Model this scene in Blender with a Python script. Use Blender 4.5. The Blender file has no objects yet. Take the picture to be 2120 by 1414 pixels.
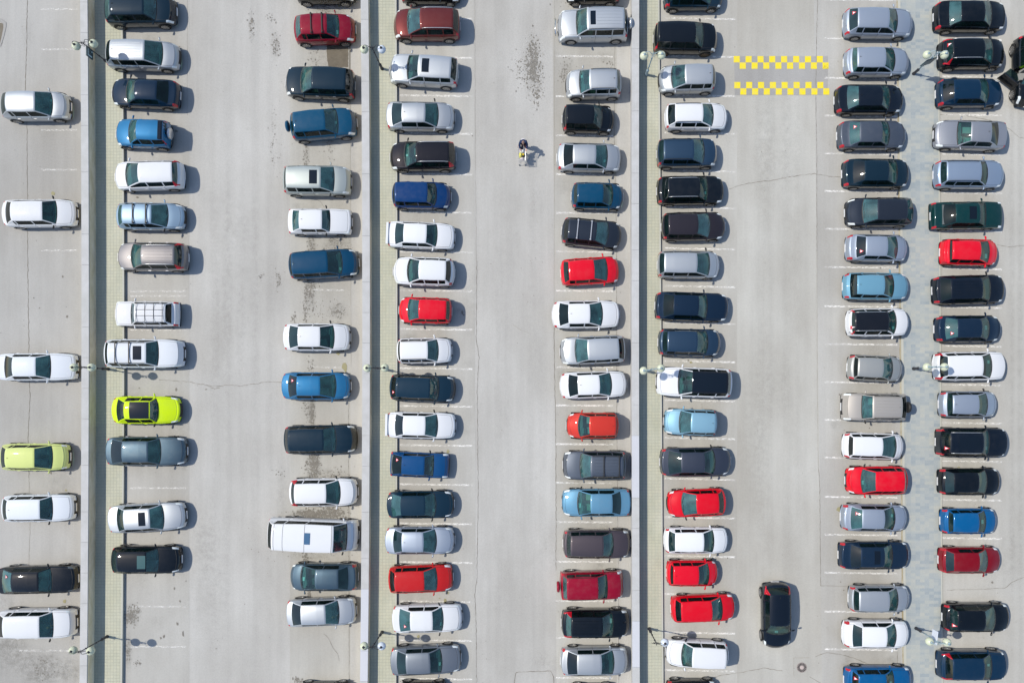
import bpy, bmesh, math, random
from mathutils import Vector, Matrix, noise
random.seed(7)
C = bpy.context.scene.collection
# ------------------------------------------------------------------ camera, sky, sun, exposure
S, H, NX, NY = 31.5, 52.0, 1110.0, 820.0        # ground pixels per metre, camera height, nadir
sc = bpy.context.scene
cam = bpy.data.cameras.new('camera'); cam_o = bpy.data.objects.new('camera', cam); C.objects.link(cam_o)
cam_o.location = (0, 0, H); cam_o.rotation_euler = (0, 0, 0)
cam.sensor_width = 36.0; cam.lens = 36.0 * H * S / 2120.0
cam.shift_x = (1060 - NX) / 2120.0; cam.shift_y = (NY - 707) / 2120.0
cam.clip_end = 3000
sc.camera = cam_o
SUNV = Vector((0.745, -0.150, -1.0)).normalized()
EL = math.asin(-SUNV.z); AZ = math.atan2(-SUNV.x, -SUNV.y)
w = bpy.data.worlds.new('World'); sc.world = w; w.use_nodes = True
nt = w.node_tree; nt.nodes.clear()
sky = nt.nodes.new('ShaderNodeTexSky'); sky.sky_type = 'NISHITA'; sky.sun_disc = False
sky.sun_elevation = EL; sky.sun_rotation = AZ; sky.air_density = 1.0; sky.dust_density = 0.7; sky.ozone_density = 1.0
bg = nt.nodes.new('ShaderNodeBackground'); bg.inputs[1].default_value = 0.15
wo = nt.nodes.new('ShaderNodeOutputWorld')
nt.links.new(sky.outputs[0], bg.inputs[0]); nt.links.new(bg.outputs[0], wo.inputs[0])
sl = bpy.data.lights.new('sun', 'SUN'); sl.energy = 3.8; sl.angle = math.radians(0.5); sl.color = (1.0, 0.935, 0.82)
so = bpy.data.objects.new('sun', sl); C.objects.link(so); so.location = (-30, 6, 60)
so.rotation_euler = SUNV.to_track_quat('-Z', 'Y').to_euler()
sc.view_settings.view_transform = 'Standard'; sc.view_settings.look = 'None'
sc.view_settings.exposure = 0.15; sc.view_settings.gamma = 1.0

def W(px, py, z=0.0):
    k = (1 - z / H) / S
    return Vector(((px - NX) * k, (NY - py) * k, z))
def lin(c):
    c /= 255.0
    return c / 12.92 if c <= .04045 else ((c + .055) / 1.055) ** 2.4
def rgb(r, g, b): return (lin(r), lin(g), lin(b), 1.0)

# ------------------------------------------------------------------ materials
class NT:
    def __init__(s, name):
        s.m = bpy.data.materials.new(name); s.m.use_nodes = True; s.t = s.m.node_tree
        s.b = s.t.nodes['Principled BSDF']; s.o = s.t.nodes['Material Output']
    def n(s, kind, **kw):
        nd = s.t.nodes.new(kind)
        for k, v in kw.items():
            if k.startswith('i_'):
                key = k[2:]; nd.inputs[int(key) if key.isdigit() else key.replace('_', ' ')].default_value = v
            else: setattr(nd, k, v)
        return nd
    def l(s, a, b): s.t.links.new(a, b)
    def pos(s):
        if not hasattr(s, '_p'): s._p = s.n('ShaderNodeNewGeometry').outputs['Position']
        return s._p
    def mapped(s, scale=(1, 1, 1), loc=(0, 0, 0)):
        m = s.n('ShaderNodeMapping'); m.inputs['Scale'].default_value = scale; m.inputs['Location'].default_value = loc
        s.l(s.pos(), m.inputs['Vector']); return m.outputs[0]
    def noise(s, scale, detail=4, rough=.6, vec=None):
        nd = s.n('ShaderNodeTexNoise'); nd.inputs['Scale'].default_value = scale
        nd.inputs['Detail'].default_value = detail; nd.inputs['Roughness'].default_value = rough
        s.l(vec or s.pos(), nd.inputs['Vector']); return nd.outputs['Fac']
    def ramp(s, fac, stops):
        r = s.n('ShaderNodeValToRGB'); e = r.color_ramp.elements
        e[0].position, e[0].color = stops[0]; e[1].position, e[1].color = stops[-1]
        for p, c in stops[1:-1]:
            x = e.new(p); x.color = c
        s.l(fac, r.inputs[0]); return r.outputs[0]
    def mix(s, fac, a, b, mode='MIX'):
        m = s.n('ShaderNodeMix', data_type='RGBA', blend_type=mode)
        for sock, v in ((m.inputs[0], fac), (m.inputs[6], a), (m.inputs[7], b)):
            if isinstance(v, (int, float)): sock.default_value = v
            elif isinstance(v, tuple): sock.default_value = v
            else: s.l(v, sock)
        return m.outputs[2]
    def math(s, op, a, b=None):
        m = s.n('ShaderNodeMath', operation=op)
        for i, v in enumerate((a, b)):
            if v is None: continue
            if isinstance(v, (int, float)): m.inputs[i].default_value = v
            else: s.l(v, m.inputs[i])
        return m.outputs[0]
    def base(s, c, rough=.9, spec=.3, metal=0):
        if isinstance(c, tuple): s.b.inputs['Base Color'].default_value = c
        else: s.l(c, s.b.inputs['Base Color'])
        s.b.inputs['Roughness'].default_value = rough; s.b.inputs['Specular IOR Level'].default_value = spec
        s.b.inputs['Metallic'].default_value = metal; return s
    def bump(s, h, strength=.3, dist=.01):
        bp = s.n('ShaderNodeBump'); bp.inputs['Strength'].default_value = strength; bp.inputs['Distance'].default_value = dist
        s.l(h, bp.inputs['Height']); s.l(bp.outputs[0], s.b.inputs['Normal'])
G = lambda v: (v, v, v, 1)
def simple(name, col, rough=.6, spec=.4, metal=0): return NT(name).base(col, rough, spec, metal).m
def paint(name, col, metal, rough):
    """car paint: flake or solid base under clear coat, light dust of the road on it"""
    k = NT(name)
    d = k.noise(random.uniform(1.2, 3.5), 3, .65); dr = k.ramp(d, [(.42, G(0)), (.75, G(1))])
    f = k.n('ShaderNodeMath', operation='MULTIPLY'); k.l(dr, f.inputs[0]); f.inputs[1].default_value = (.008 if max(col[:3]) < .1 else .03) * random.choice([.4, .8, 1, 1.4, 2.2])
    bf = k.n('ShaderNodeNewGeometry').outputs['Backfacing']      # the inside of the panels is dark lining
    k.base(k.mix(bf, k.mix(f.outputs[0], col, (.34, .32, .29, 1)), (.02, .02, .02, 1)), rough + .1, .5 if metal > .44 else .04, metal)
    k.l(k.math('SUBTRACT', 1.0, bf), k.b.inputs['Coat Weight']); k.l(k.math('MULTIPLY', k.math('SUBTRACT', 1.0, bf), metal), k.b.inputs['Metallic'])
    k.b.inputs['Coat Roughness'].default_value = .035
    fine = k.noise(320, 1, .5)
    if metal > 0: k.bump(fine, .05, .002)
    return k.m
PAINTS = { # sRGB, metallic, roughness
 'white': ((212, 214, 217), 0, .4), 'pearl': ((204, 209, 215), .0, .38), 'silver': ((172, 177, 182), .62, .42),
 'paleblue': ((144, 160, 180), .55, .42), 'silverblue': ((154, 164, 178), .55, .42), 'grey': ((112, 119, 128), .6, .42),
 'midgrey': ((78, 86, 98), .55, .42), 'steel': ((62, 84, 98), .6, .4), 'slate': ((30, 58, 82), .45, .4), 'darkgrey': ((38, 44, 54), .4, .4),
 'violet': ((54, 60, 74), .45, .4), 'black': ((7, 13, 19), .0, .35), 'navy': ((6, 30, 50), .1, .38), 'tealblack': ((10, 33, 46), .1, .38),
 'blue': ((0, 50, 100), .0, .38), 'teal': ((0, 62, 92), .0, .38), 'skyblue': ((38, 108, 152), .2, .38), 'azure': ((92, 138, 166), .25, .4),
 'lightblue': ((124, 164, 184), .35, .42), 'royal': ((2, 86, 138), .1, .4), 'ladablue': ((8, 66, 114), 0, .42),
 'red': ((204, 0, 28), 0, .4), 'tomato': ((172, 22, 20), 0, .42), 'orangered': ((184, 46, 32), .1, .4), 'crimson': ((138, 0, 36), .1, .38),
 'darkred': ((124, 4, 32), .1, .4), 'maroon': ((92, 34, 30), .35, .38), 'brown': ((70, 60, 64), .45, .42), 'taupe': ((114, 111, 112), .55, .42),
 'brownblack': ((26, 23, 26), .25, .4), 'beige': ((174, 168, 160), .5, .44), 'olive': ((164, 171, 168), .5, .42), 'lime': ((196, 206, 126), 0, .42),
 'neon': ((200, 228, 0), 0, .4), 'green': ((2, 46, 46), .15, .38), 'warmsilver': ((166, 167, 163), .55, .42),
}
def get_paint(c):
    r, g, b = PAINTS[c][0]; j = random.uniform(-5, 5) if max(r, g, b) > 60 else random.uniform(-2, 3)
    cl = lambda v: max(0, min(250, v))
    return paint('paint_' + c, rgb(cl(r + j), cl(g + j), cl(b + j)), PAINTS[c][1], PAINTS[c][2])

def glass(name, tint, refl=.9, film=.16):
    """tinted pane: mostly see-through, a thin dusty film that scatters, and a sharp reflection"""
    k = NT(name); k.t.nodes.remove(k.b)
    tr = k.n('ShaderNodeBsdfTransparent'); tr.inputs[0].default_value = tint
    di = k.n('ShaderNodeBsdfDiffuse'); di.inputs[0].default_value = (.075, .20, .21, 1)
    gl = k.n('ShaderNodeBsdfGlossy'); gl.inputs[0].default_value = (1, 1, 1, 1); gl.inputs['Roughness'].default_value = .03
    n = k.noise(1.6, 3, .6); ff = k.math('MULTIPLY', k.ramp(n, [(.35, G(.55)), (.7, G(1.3))]), film)
    m0 = k.n('ShaderNodeMixShader'); k.l(ff, m0.inputs[0]); k.l(tr.outputs[0], m0.inputs[1]); k.l(di.outputs[0], m0.inputs[2])
    fr = k.n('ShaderNodeFresnel'); fr.inputs[0].default_value = 1.52
    f = k.math('ADD', k.math('MULTIPLY', fr.outputs[0], 1.6 * refl), .022)
    mx = k.n('ShaderNodeMixShader'); k.l(f, mx.inputs[0]); k.l(m0.outputs[0], mx.inputs[1]); k.l(gl.outputs[0], mx.inputs[2])
    k.l(mx.outputs[0], k.o.inputs[0]); return k.m
M = {}
M['glass'] = glass('windscreen_glass', (.34, .78, .74, 1), .45, .30); M['sideglass'] = glass('side_glass', (.05, .09, .09, 1), .12, .05)
M['rearglass'] = glass('tinted_glass', (.09, .19, .21, 1), .4, .12); M['panoglass'] = NT('roof_glass').base((.004, .008, .014, 1), .06, .5).m
M['trim'] = simple('black_plastic_trim', G(.018), .55); M['glass2'] = glass('windscreen_glass_clear', (.42, .82, .76, 1), .4, .12); M['glass3'] = glass('windscreen_glass_dusty', (.26, .60, .62, 1), .6, .42)
M['rearglass2'] = glass('tinted_glass_dark', (.03, .07, .09, 1), .5, .04); M['tyre'] = simple('tyre_rubber', G(.02), .85, .2)
M['rim'] = simple('alloy_rim', G(.42), .35, .5, .8); M['rimdark'] = simple('bronze_rim', (.13, .09, .05, 1), .4, .5, .7)
M['chrome'] = simple('chrome', G(.75), .15, .5, 1); M['rail'] = simple('satin_rail', G(.62), .35, .5, .8)
M['lamp'] = simple('headlamp_lens', (.74, .78, .78, 1), .14, .7, .1); M['lampdark'] = simple('smoked_headlamp', (.12, .14, .15, 1), .1, .7, .3)
M['tail'] = simple('tail_lamp_red', (.42, .008, .02, 1), .18, .6); M['tail2'] = simple('tail_lamp_pink', (.55, .10, .12, 1), .18, .6)
M['plate'] = simple('plate_white', G(.62), .5); M['dash'] = simple('dashboard', (.12, .135, .135, 1), .7)
M['seat_dark'] = simple('seat_charcoal', (.06, .065, .07, 1), .85); M['seat_grey'] = simple('seat_grey', (.28, .29, .29, 1), .85)
M['seat_beige'] = simple('seat_beige', (.36, .33, .25, 1), .85); M['floor'] = simple('car_floor', G(.02), .9)
M['stickred'] = simple('sticker_red', (.55, .03, .05, 1), .5); M['stickwhite'] = simple('sticker_white', (.8, .72, .74, 1), .5)
M['hivis'] = simple('hi_vis_green', (.45, .75, .03, 1), .7); M['paper'] = simple('paper', G(.7), .7)

# ------------------------------------------------------------------ helpers
def mesh(name, vs, fs, mats, parent=None, midx=None, smooth=False, loc=None, rot=None):
    me = bpy.data.meshes.new(name); me.from_pydata([tuple(v) for v in vs], [], fs)
    for m in (mats if isinstance(mats, (list, tuple)) else [mats]): me.materials.append(m)
    if midx: me.polygons.foreach_set('material_index', midx)
    if smooth: me.polygons.foreach_set('use_smooth', [True] * len(fs))
    me.update()
    o = bpy.data.objects.new(name, me); C.objects.link(o)
    if parent: o.parent = parent
    if loc is not None: o.location = loc
    if rot: o.rotation_euler = rot
    return o
def tag(o, label=None, cat=None, group=None, kind=None):
    for k, v in (('label', label), ('category', cat), ('group', group), ('kind', kind)):
        if v: o[k] = v
    return o
def empty(name, loc, rz=0):
    o = bpy.data.objects.new(name, None); C.objects.link(o); o.location = loc; o.rotation_euler = (0, 0, rz)
    o.empty_display_size = .3; return o
class MB:
    def __init__(s): s.v = []; s.f = []; s.m = []
    def add(s, vs, fs, mi=0):
        n = len(s.v); s.v += [tuple(v) for v in vs]; s.f += [tuple(i + n for i in f) for f in fs]; s.m += [mi] * len(fs); return s
    def box(s, x0, x1, y0, y1, z0, z1, mi=0, taper=0, rot=None, org=(0, 0, 0)):
        t = taper
        vs = [(x0, y0, z0), (x1, y0, z0), (x1, y1, z0), (x0, y1, z0), (x0 + t, y0 + t, z1), (x1 - t, y0 + t, z1), (x1 - t, y1 - t, z1), (x0 + t, y1 - t, z1)]
        if rot is not None: vs = [rot @ Vector(v) + Vector(org) for v in vs]
        return s.add(vs, [(3, 2, 1, 0), (4, 5, 6, 7), (0, 1, 5, 4), (1, 2, 6, 5), (2, 3, 7, 6), (3, 0, 4, 7)], mi)
    def tube(s, pts, r, n=8, mi=0, r1=None):
        pts = [Vector(p) for p in pts]; r1 = r if r1 is None else r1
        rings = []
        for i, p in enumerate(pts):
            d = (pts[min(i + 1, len(pts) - 1)] - pts[max(i - 1, 0)]).normalized()
            a = d.cross(Vector((0, 0, 1)) if abs(d.z) < .9 else Vector((1, 0, 0))).normalized(); b = d.cross(a)
            rr = r + (r1 - r) * i / max(1, len(pts) - 1)
            rings.append([p + (a * math.cos(2 * math.pi * k / n) + b * math.sin(2 * math.pi * k / n)) * rr for k in range(n)])
        vs = [v for g in rings for v in g]; fs = []
        for i in range(len(pts) - 1):
            for k in range(n):
                a, b = i * n + k, i * n + (k + 1) % n; fs.append((a, b, b + n, a + n))
        fs.append(tuple(range(n))[::-1]); fs.append(tuple(range((len(pts) - 1) * n, len(pts) * n)))
        return s.add(vs, fs, mi)
    def lathe(s, prof, n=20, mi=0, axis='z', org=(0, 0, 0)):
        vs = []; fs = []
        for r, h in prof:
            for k in range(n):
                c, q = r * math.cos(2 * math.pi * k / n), r * math.sin(2 * math.pi * k / n)
                v = (c, q, h) if axis == 'z' else ((c, h, q) if axis == 'y' else (h, c, q))
                vs.append((v[0] + org[0], v[1] + org[1], v[2] + org[2]))
        for i in range(len(prof) - 1):
            for k in range(n):
                a, b = i * n + k, i * n + (k + 1) % n; fs.append((a, b, b + n, a + n))
        return s.add(vs, fs, mi)
    def build(s, name, mats, parent=None, smooth=False, loc=None, rot=None):
        o = mesh(name, s.v, s.f, mats, parent, s.m, smooth, loc, rot)
        if len(s.v) > 8 and len(s.v) < 6000 and max(v[2] for v in s.v) - min(v[2] for v in s.v) > .02:
            bm = bmesh.new(); bm.from_mesh(o.data); bmesh.ops.recalc_face_normals(bm, faces=bm.faces); bm.to_mesh(o.data); bm.free()
        return o
def ip(x, xs, ys):
    if x <= xs[0]: return ys[0]
    for i in range(len(xs) - 1):
        if x <= xs[i + 1]:
            t = (x - xs[i]) / (xs[i + 1] - xs[i]) if xs[i + 1] > xs[i] else 1
            return ys[i] + (ys[i + 1] - ys[i]) * t
    return ys[-1]
# ------------------------------------------------------------------ the car builder
# W width, H height, belt, hf bonnet front height, hd boot height, c/rf/rr/rb window line fractions, tum roof half width factor, rnd plan roundness
TY = {
 'sedan': dict(n='sedan', W=1.78, H=1.46, belt=.93, hf=.78, hd=1.02, c=.27, rf=.42, rr=.74, rb=.865, tum=.70, rnd=1, tl='low'),
 'hatch': dict(n='hatchback', W=1.72, H=1.50, belt=.95, hf=.80, hd=.98, c=.21, rf=.40, rr=.88, rb=.955, tum=.72, rnd=1.05, tl='mid'),
 'mpv': dict(n='minivan', W=1.76, H=1.64, belt=1.0, hf=.86, hd=1.02, c=.18, rf=.37, rr=.92, rb=.97, tum=.74, rnd=1, tl='mid'),
 'wagon': dict(n='station_wagon', W=1.76, H=1.50, belt=.94, hf=.78, hd=1.0, c=.27, rf=.40, rr=.89, rb=.962, tum=.72, rnd=.9, tl='mid'),
 'suv': dict(n='suv', W=1.86, H=1.72, belt=1.08, hf=.98, hd=1.10, c=.25, rf=.39, rr=.90, rb=.965, tum=.74, rnd=.85, tl='mid'),
 'cross': dict(n='crossover', W=1.82, H=1.62, belt=1.02, hf=.90, hd=1.08, c=.24, rf=.40, rr=.86, rb=.95, tum=.70, rnd=1.05, tl='high'),
 'box': dict(n='offroader', W=1.84, H=1.84, belt=1.14, hf=1.05, hd=1.12, c=.28, rf=.39, rr=.95, rb=.98, tum=.80, rnd=.5, tl='mid'),
 'lada': dict(n='sedan', W=1.62, H=1.42, belt=.88, hf=.80, hd=.92, c=.28, rf=.39, rr=.76, rb=.87, tum=.74, rnd=.3, tl='low'),
 'ladah': dict(n='hatchback', W=1.64, H=1.40, belt=.90, hf=.76, hd=.95, c=.28, rf=.40, rr=.80, rb=.93, tum=.74, rnd=.45, tl='mid'),
 'ladaw': dict(n='station_wagon', W=1.62, H=1.45, belt=.90, hf=.80, hd=.92, c=.28, rf=.37, rr=.86, rb=.94, tum=.76, rnd=.25, tl='mid'),
 'beetle': dict(n='hatchback', W=1.80, H=1.49, belt=.95, hf=.72, hd=.92, c=.31, rf=.44, rr=.76, rb=.90, tum=.66, rnd=1.6, tl='low'),
 'van': dict(n='van', W=2.0, H=2.45, belt=1.30, hf=1.0, hd=1.35, c=.12, rf=.30, rr=.975, rb=.985, tum=.88, rnd=.7, tl='mid'),
}
def car(xr, xf, yr, yf, ty, col, g=(None,) * 4, opts='', vertical=False, ox=0):
    T = dict(TY[ty]); O = {}
    for t in opts.split():
        k, _, v = t.partition('='); O[k] = v or True
    if 'W' in O: T['W'] = float(O['W'])
    if 'H' in O: T['H'] = float(O['H'])
    zl = .6
    R = Vector((W(xr, 0, zl).x, W(0, yr, .85).y, 0)); F = Vector((W(xf, 0, zl).x, W(0, yf, .85).y, 0))
    if vertical:
        R = Vector((W(xr, 0, .85).x, W(0, yr, zl).y, 0)); F = Vector((W(xf, 0, .85).x, W(0, yf, zl).y, 0))
    T['rnd'] *= random.uniform(.8, 1.25); T['tum'] += random.uniform(-.02, .02); T['hf'] += random.uniform(-.03, .03)
    d = F - R; L = d.length; ctr = (F + R) / 2; ang = math.atan2(d.y, d.x)
    Hh, belt, hf, hd = T['H'], T['belt'], T['hf'], T['hd']; hw = T['W'] / 2
    # window lines given as image columns: back to fractions along the car at their own height
    sg = 1 if F.x > R.x else -1
    def frac(px, z):
        x = W(px, 0, z).x
        return (F.x - x) / (F.x - R.x)
    if not vertical:
        if g[0] is not None: T['c'] = frac(g[0], belt + .02)
        if g[1] is not None: T['rf'] = frac(g[1], Hh - .03)
        if g[2] is not None: T['rr'] = frac(g[2], Hh - .03)
        if g[3] is not None: T['rb'] = frac(g[3], hd)
    c = max(.07, min(.36, T['c'])); rf = max(c + .07, min(.52, T['rf'])); rr = min(.975, max(rf + .2, T['rr'])); rb = min(.985, max(rr + .012, T['rb']))
    cl, rfl, rrl, rbl = c * L, rf * L, rr * L, rb * L
    rnd = T['rnd']; tail = L - rbl; ts = min(1, tail / .24)
    DX = [0, .015, .05, .11, .2, .38, cl, rbl, L - .11 * ts, L - .06 * ts, L - .02 * ts, L]
    DZ = [.32, .46, .58, .68, hf - .05, hf, belt, hd, hd - .05, hd - .17, .55, .36]
    if cl < .42: DX[5] = cl * .8; DX[4] = cl * .5
    def zdeck(u): return ip(u, DX, DZ) + (.03 * math.sin(math.pi * (u - .3) / max(.1, cl - .3)) if .3 < u < cl else 0)
    def ztop(u):
        zd = zdeck(u)
        if u <= cl or u >= rbl: return zd
        if u < rfl: t = (u - cl) / (rfl - cl); return zd + (Hh - .035 - zd) * (t ** .9)
        if u > rrl: t = (rbl - u) / (rbl - rrl); return zd + (Hh - .05 - zd) * (t ** .85)
        t = (u - rfl) / (rrl - rfl); return Hh - .035 * (2 * t - .9) ** 2 * (1 if t < .45 else 1.1) - .0
    def hwid(u):
        s = u / L; a = .82 if rnd > .6 else .95
        return hw * ip(s, [0, .035, .11, .24, .80, .93, 1], [a, .5 + a / 2, .975, 1, 1, .965, .87 if rnd > .6 else .97])
    def bow(u):
        return rnd * ip(u, [0, .3, cl, rfl, (rfl + rrl) / 2, rrl, rbl, L], [.27, .25, .18, .11, 0, -.07, -.12, -.21])
    tum = T['tum']
    def sect(u):
        w_, zd, zt = hwid(u), zdeck(u), ztop(u)
        gg = max(0, min(1, (zt - zd) / (Hh - .03 - belt)))
        z0 = .22
        P = [(w_ * (.8), z0)]
        for yy, f in ((.965, .03), (1, .33), (1.0, .60), (.985, .87), (.945, .985)): P.append((w_ * yy, z0 + (zd - z0) * f))
        yb = w_ * .905
        yt = yb + (hw * tum * ip(u, [cl, rfl, (rfl + rrl) / 2, rrl, rbl], [.97, .985, 1.02, .935, .87]) - yb) * gg
        ztp = zt - .055 * gg
        P.append((yb - .01 * gg, zd + .03 * gg)); q = .90 if gg > 0 else .5
        if gg > .02:
            P.append((yb + (yt - yb) * .88, zd + (ztp - zd) * .88)); P.append((yt, ztp)); ye = yt - .045
            P.append((ye, zt - .03 * gg))
        else:
            P += [(yb - .015, zd + .004), (yb - .03, zd + .007)]; ye = yb - .05; P.append((ye, zd + .01))
        cr = .052
        for t in (.72, .38, 0): P.append((ye * t, zt + (.01 if gg <= .02 else 0) + cr * (1 - t * t)))
        return P
    bp, cp = .525 * L, min(.765 * L, rrl + .12 * L)
    if cp < bp + .3: cp = bp + .5
    LN = [0, .015, .05, .11, .16, .24, .36, .36 + (cl - .36) * .35, .36 + (cl - .36) * .7, cl - .02, cl, cl + .03]
    if cl < .45: LN = [0, .015, .05, .11, cl * .5, cl * .75, cl - .02, cl, cl + .03]
    for t in (.25, .5, .75): LN.append(cl + (rfl - cl) * t)
    LN += [rfl - .015, rfl, rfl + .12, bp - .035, bp, bp + .035, cp - .035, cp, cp + .035, rrl - .12, rrl, rrl + .014]
    LN += [bp + (cp - bp) * .5, cl + .2]
    for t in (.33, .66): LN.append(rrl + (rbl - rrl) * t)
    LN += [rbl - .014, rbl, L - .11 * ts, L - .06 * ts, L - .02 * ts, L, L - .18 * ts]
    if tail > .3: LN += [rbl + tail * .3, rbl + tail * .55]
    LN = sorted(LN); st = [LN[0]]
    for u in LN[1:]:
        if u - st[-1] > .008: st.append(u)
    if L - st[-1] > .001: st[-1] = L
    ns = len(st); NP = 13; full = 2 * NP - 1
    V = []
    for u in st:
        P = sect(u); bw = bow(u); w_ = hwid(u)
        def pt(y, z, sgn): return (L / 2 - u - bw * (abs(y) / hw) ** 2.3, y * sgn, z)
        row = [pt(y, z, 1) for y, z in P] + [pt(y, z, -1) for y, z in P[-2::-1]]
        V += row
    parts = {}
    blackroof = 'blackroof' in O
    def region(u, j, side):
        a = side
        if u < .05 and j >= 10: return 'grille'
        if .05 < u < max(.24, c * L * .33) and 4 <= j <= 8: return 'headlight_' + a
        if u < cl - .02:
            if j >= 9 and u > .2: return 'hood'
            return 'body'
        if cl - .02 < u < cl + .03 and j >= 9: return 'cowl'
        if cl + .03 < u < rfl - .015 and j >= 9: return 'windshield'
        if 'wrap' in O and rrl - .22 < u < rbl - .014 and j >= (9 if u < rrl else 6) and not u < rrl + .014: return 'rear_window'
        if 'wrap' in O and cp + .035 < u <= rrl + .014 and 6 <= j <= 7: return 'wq_' + a
        if rfl - .015 < u < rrl + .014 and j >= (7 if blackroof else 8): return 'roof'
        if rrl + .014 < u < rbl - .014 and j >= 9 and rbl - rrl > .06: return 'rear_window'
        if T['tl'] == 'high' and rrl - .05 < u < L - .06 * ts and 5 <= j <= 8: return 'taillight_' + a
        if T['tl'] == 'mid' and max(rbl, L - .2) < u < L - .02 * ts and 4 <= j <= 8: return 'taillight_' + a
        if T['tl'] == 'mid' and tail < .2 and rbl - .07 < u < L - .02 * ts and 4 <= j <= 6: return 'taillight_' + a
        if T['tl'] == 'low' and L - .2 < u < L - .02 * ts and 3 <= j <= 8: return 'taillight_' + a
        if u > rbl - .014 and j >= 9 and u < L - .02 * ts: return 'trunk'
        if j == 6:
            if cl + .2 < u < bp - .035: return 'wf_' + a
            if bp + .035 < u < cp - .035: return 'wr_' + a
            if ty not in ('sedan', 'lada', 'beetle') and cp + .035 < u < rrl: return 'wq_' + a
        if 1 <= j <= 5:
            if cl + .03 < u < bp: return 'df_' + a
            if bp < u < cp: return 'dr_' + a
        return 'body'
    for i in range(ns - 1):
        um = (st[i] + st[i + 1]) / 2
        for k in range(full - 1):
            j = k if k < NP - 1 else 2 * NP - 3 - k
            side = 'a' if k < NP - 1 else 'b'
            r = region(um, j, side)
            q = (i * full + k, (i + 1) * full + k, (i + 1) * full + k + 1, i * full + k + 1)
            parts.setdefault(r, []).append((q, 1 if j == 0 else 0))
    # rear closing face
    last = (ns - 1) * full
    parts['body'].append((tuple(range(last, last + full)), 0)); parts['body'].append((tuple(range(full))[::-1], 0))
    pm = get_paint(col)
    if 'pm' in O: pass
    root = empty(T['n'] + '_car' if T['n'] in ('sedan', 'hatchback', 'suv', 'crossover') else T['n'], (ctr.x, ctr.y, 0), ang)
    def emit(key, name, mats, parent=root, fm=None, off=0.0):
        if key not in parts: return None
        fs = parts[key]; used = {}; vs = []; nf = []; mi = []
        for q, m in fs:
            t = []
            for v in q:
                if v not in used: used[v] = len(vs); vs.append(V[v])
                t.append(used[v])
            nf.append(tuple(t)); mi.append(m if fm is None else fm)
        if off: vs = [(x, y, z + off) for x, y, z in vs]
        return mesh(name, vs, nf, mats, parent, mi, True)
    body = emit('body', 'body', [pm, M['trim']])
    emit('grille', 'grille', [M['trim']], body, 0)
    emit('hood', 'hood', [pm], root, 0)
    emit('cowl', 'wiper_cowl', [M['trim']], body, 0)
    roof = emit('roof', 'roof', [M['panoblack'] if blackroof else pm], root, 0)
    emit('trunk', 'trunk_lid' if ty in ('sedan', 'lada', 'beetle') else 'tailgate', [pm], root, 0)
    ws = emit('windshield', 'windshield', [M[random.choice(['glass', 'glass', 'glass2', 'glass3'])]], root, 0)
    rw = emit('rear_window', 'rear_window', [M[random.choice(['rearglass', 'rearglass', 'rearglass2', 'glass3', 'sideglass'])]], root, 0)
    lm = M['lampdark'] if 'darklamp' in O else M['lamp']
    for a in 'ab':
        emit('headlight_' + a, 'headlight', [lm], root, 0); emit('taillight_' + a, 'taillight', [M['tail']], root, 0)
        for kd, kw in (('df_', 'wf_'), ('dr_', 'wr_')):
            dd = emit(kd + a, 'door', [pm, M['trim']])
            emit(kw + a, 'side_window', [M['sideglass']], dd or root, 0)
            if dd:
                sy = 1 if a == 'a' else -1; ux = (bp - .16) if kd == 'df_' else (cp - .16)
                hm = MB().box(L / 2 - ux - .09, L / 2 - ux + .09, sy * (hw - .015) - .025, sy * (hw - .015) + .025, belt - .16, belt - .12)
                hm.build('handle', [M['chrome'] if 'chrome' in O or col in ('silver', 'steel', 'taupe') else pm], dd)
        emit('wq_' + a, 'quarter_window', [M['sideglass']], root, 0)
    # wheels
    wr = .33 if Hh < 1.58 else .355
    if ty in ('lada', 'ladah', 'ladaw'): wr = .29
    fa, ra = L * .19, L * .19 if ty not in ('suv', 'box', 'hatch', 'mpv', 'cross') else L * .17
    if ty == 'van': fa, ra = .95, 1.25
    for ux in (fa, L - ra):
        for sy in (1, -1):
            yo = sy * (hw + .012)
            tb = MB().lathe([(wr - .10, 0), (wr - .02, .004), (wr, -.03), (wr, -.18), (wr - .04, -.2)], 24, 0, 'y')
            t = tb.build('wheel', [M['tyre']], root, True, (L / 2 - ux, yo, wr), (0, 0, 0 if sy > 0 else math.pi))
            rb_ = MB(); R_ = wr - .10
            rb_.lathe([(R_, .001), (R_ - .02, -.02), (R_ - .025, -.05)], 24, 0, 'y')
            for k in range(10):
                a0 = 2 * math.pi * k / 10; da = .19
                rb_.add([(.03 * math.cos(a0 - da * 2), .0, .03 * math.sin(a0 - da * 2)), (R_ * .98 * math.cos(a0 - da * .7), -.006, R_ * .98 * math.sin(a0 - da * .7)),
                         (R_ * .98 * math.cos(a0 + da * .7), -.006, R_ * .98 * math.sin(a0 + da * .7)), (.03 * math.cos(a0 + da * 2), .0, .03 * math.sin(a0 + da * 2))], [(0, 1, 2, 3)])
            rb_.add([(R_ * .9 * math.cos(2 * math.pi * k / 16), -.05, R_ * .9 * math.sin(2 * math.pi * k / 16)) for k in range(16)], [tuple(range(16))], 1)
            rb_.build('rim', [M['rimdark'] if 'bronze' in O else M['rim'], M['trim']], t)
            # arch lip, dark, just proud of the side
            ar = MB(); n = 14; vs = []
            for k in range(n + 1):
                a0 = math.pi * (k / n) * 1.16 - .25
                for r_ in (wr - .02, wr + .055): vs.append((L / 2 - ux + r_ * math.cos(a0), sy * (hw + .006), wr + r_ * math.sin(a0)))
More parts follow.
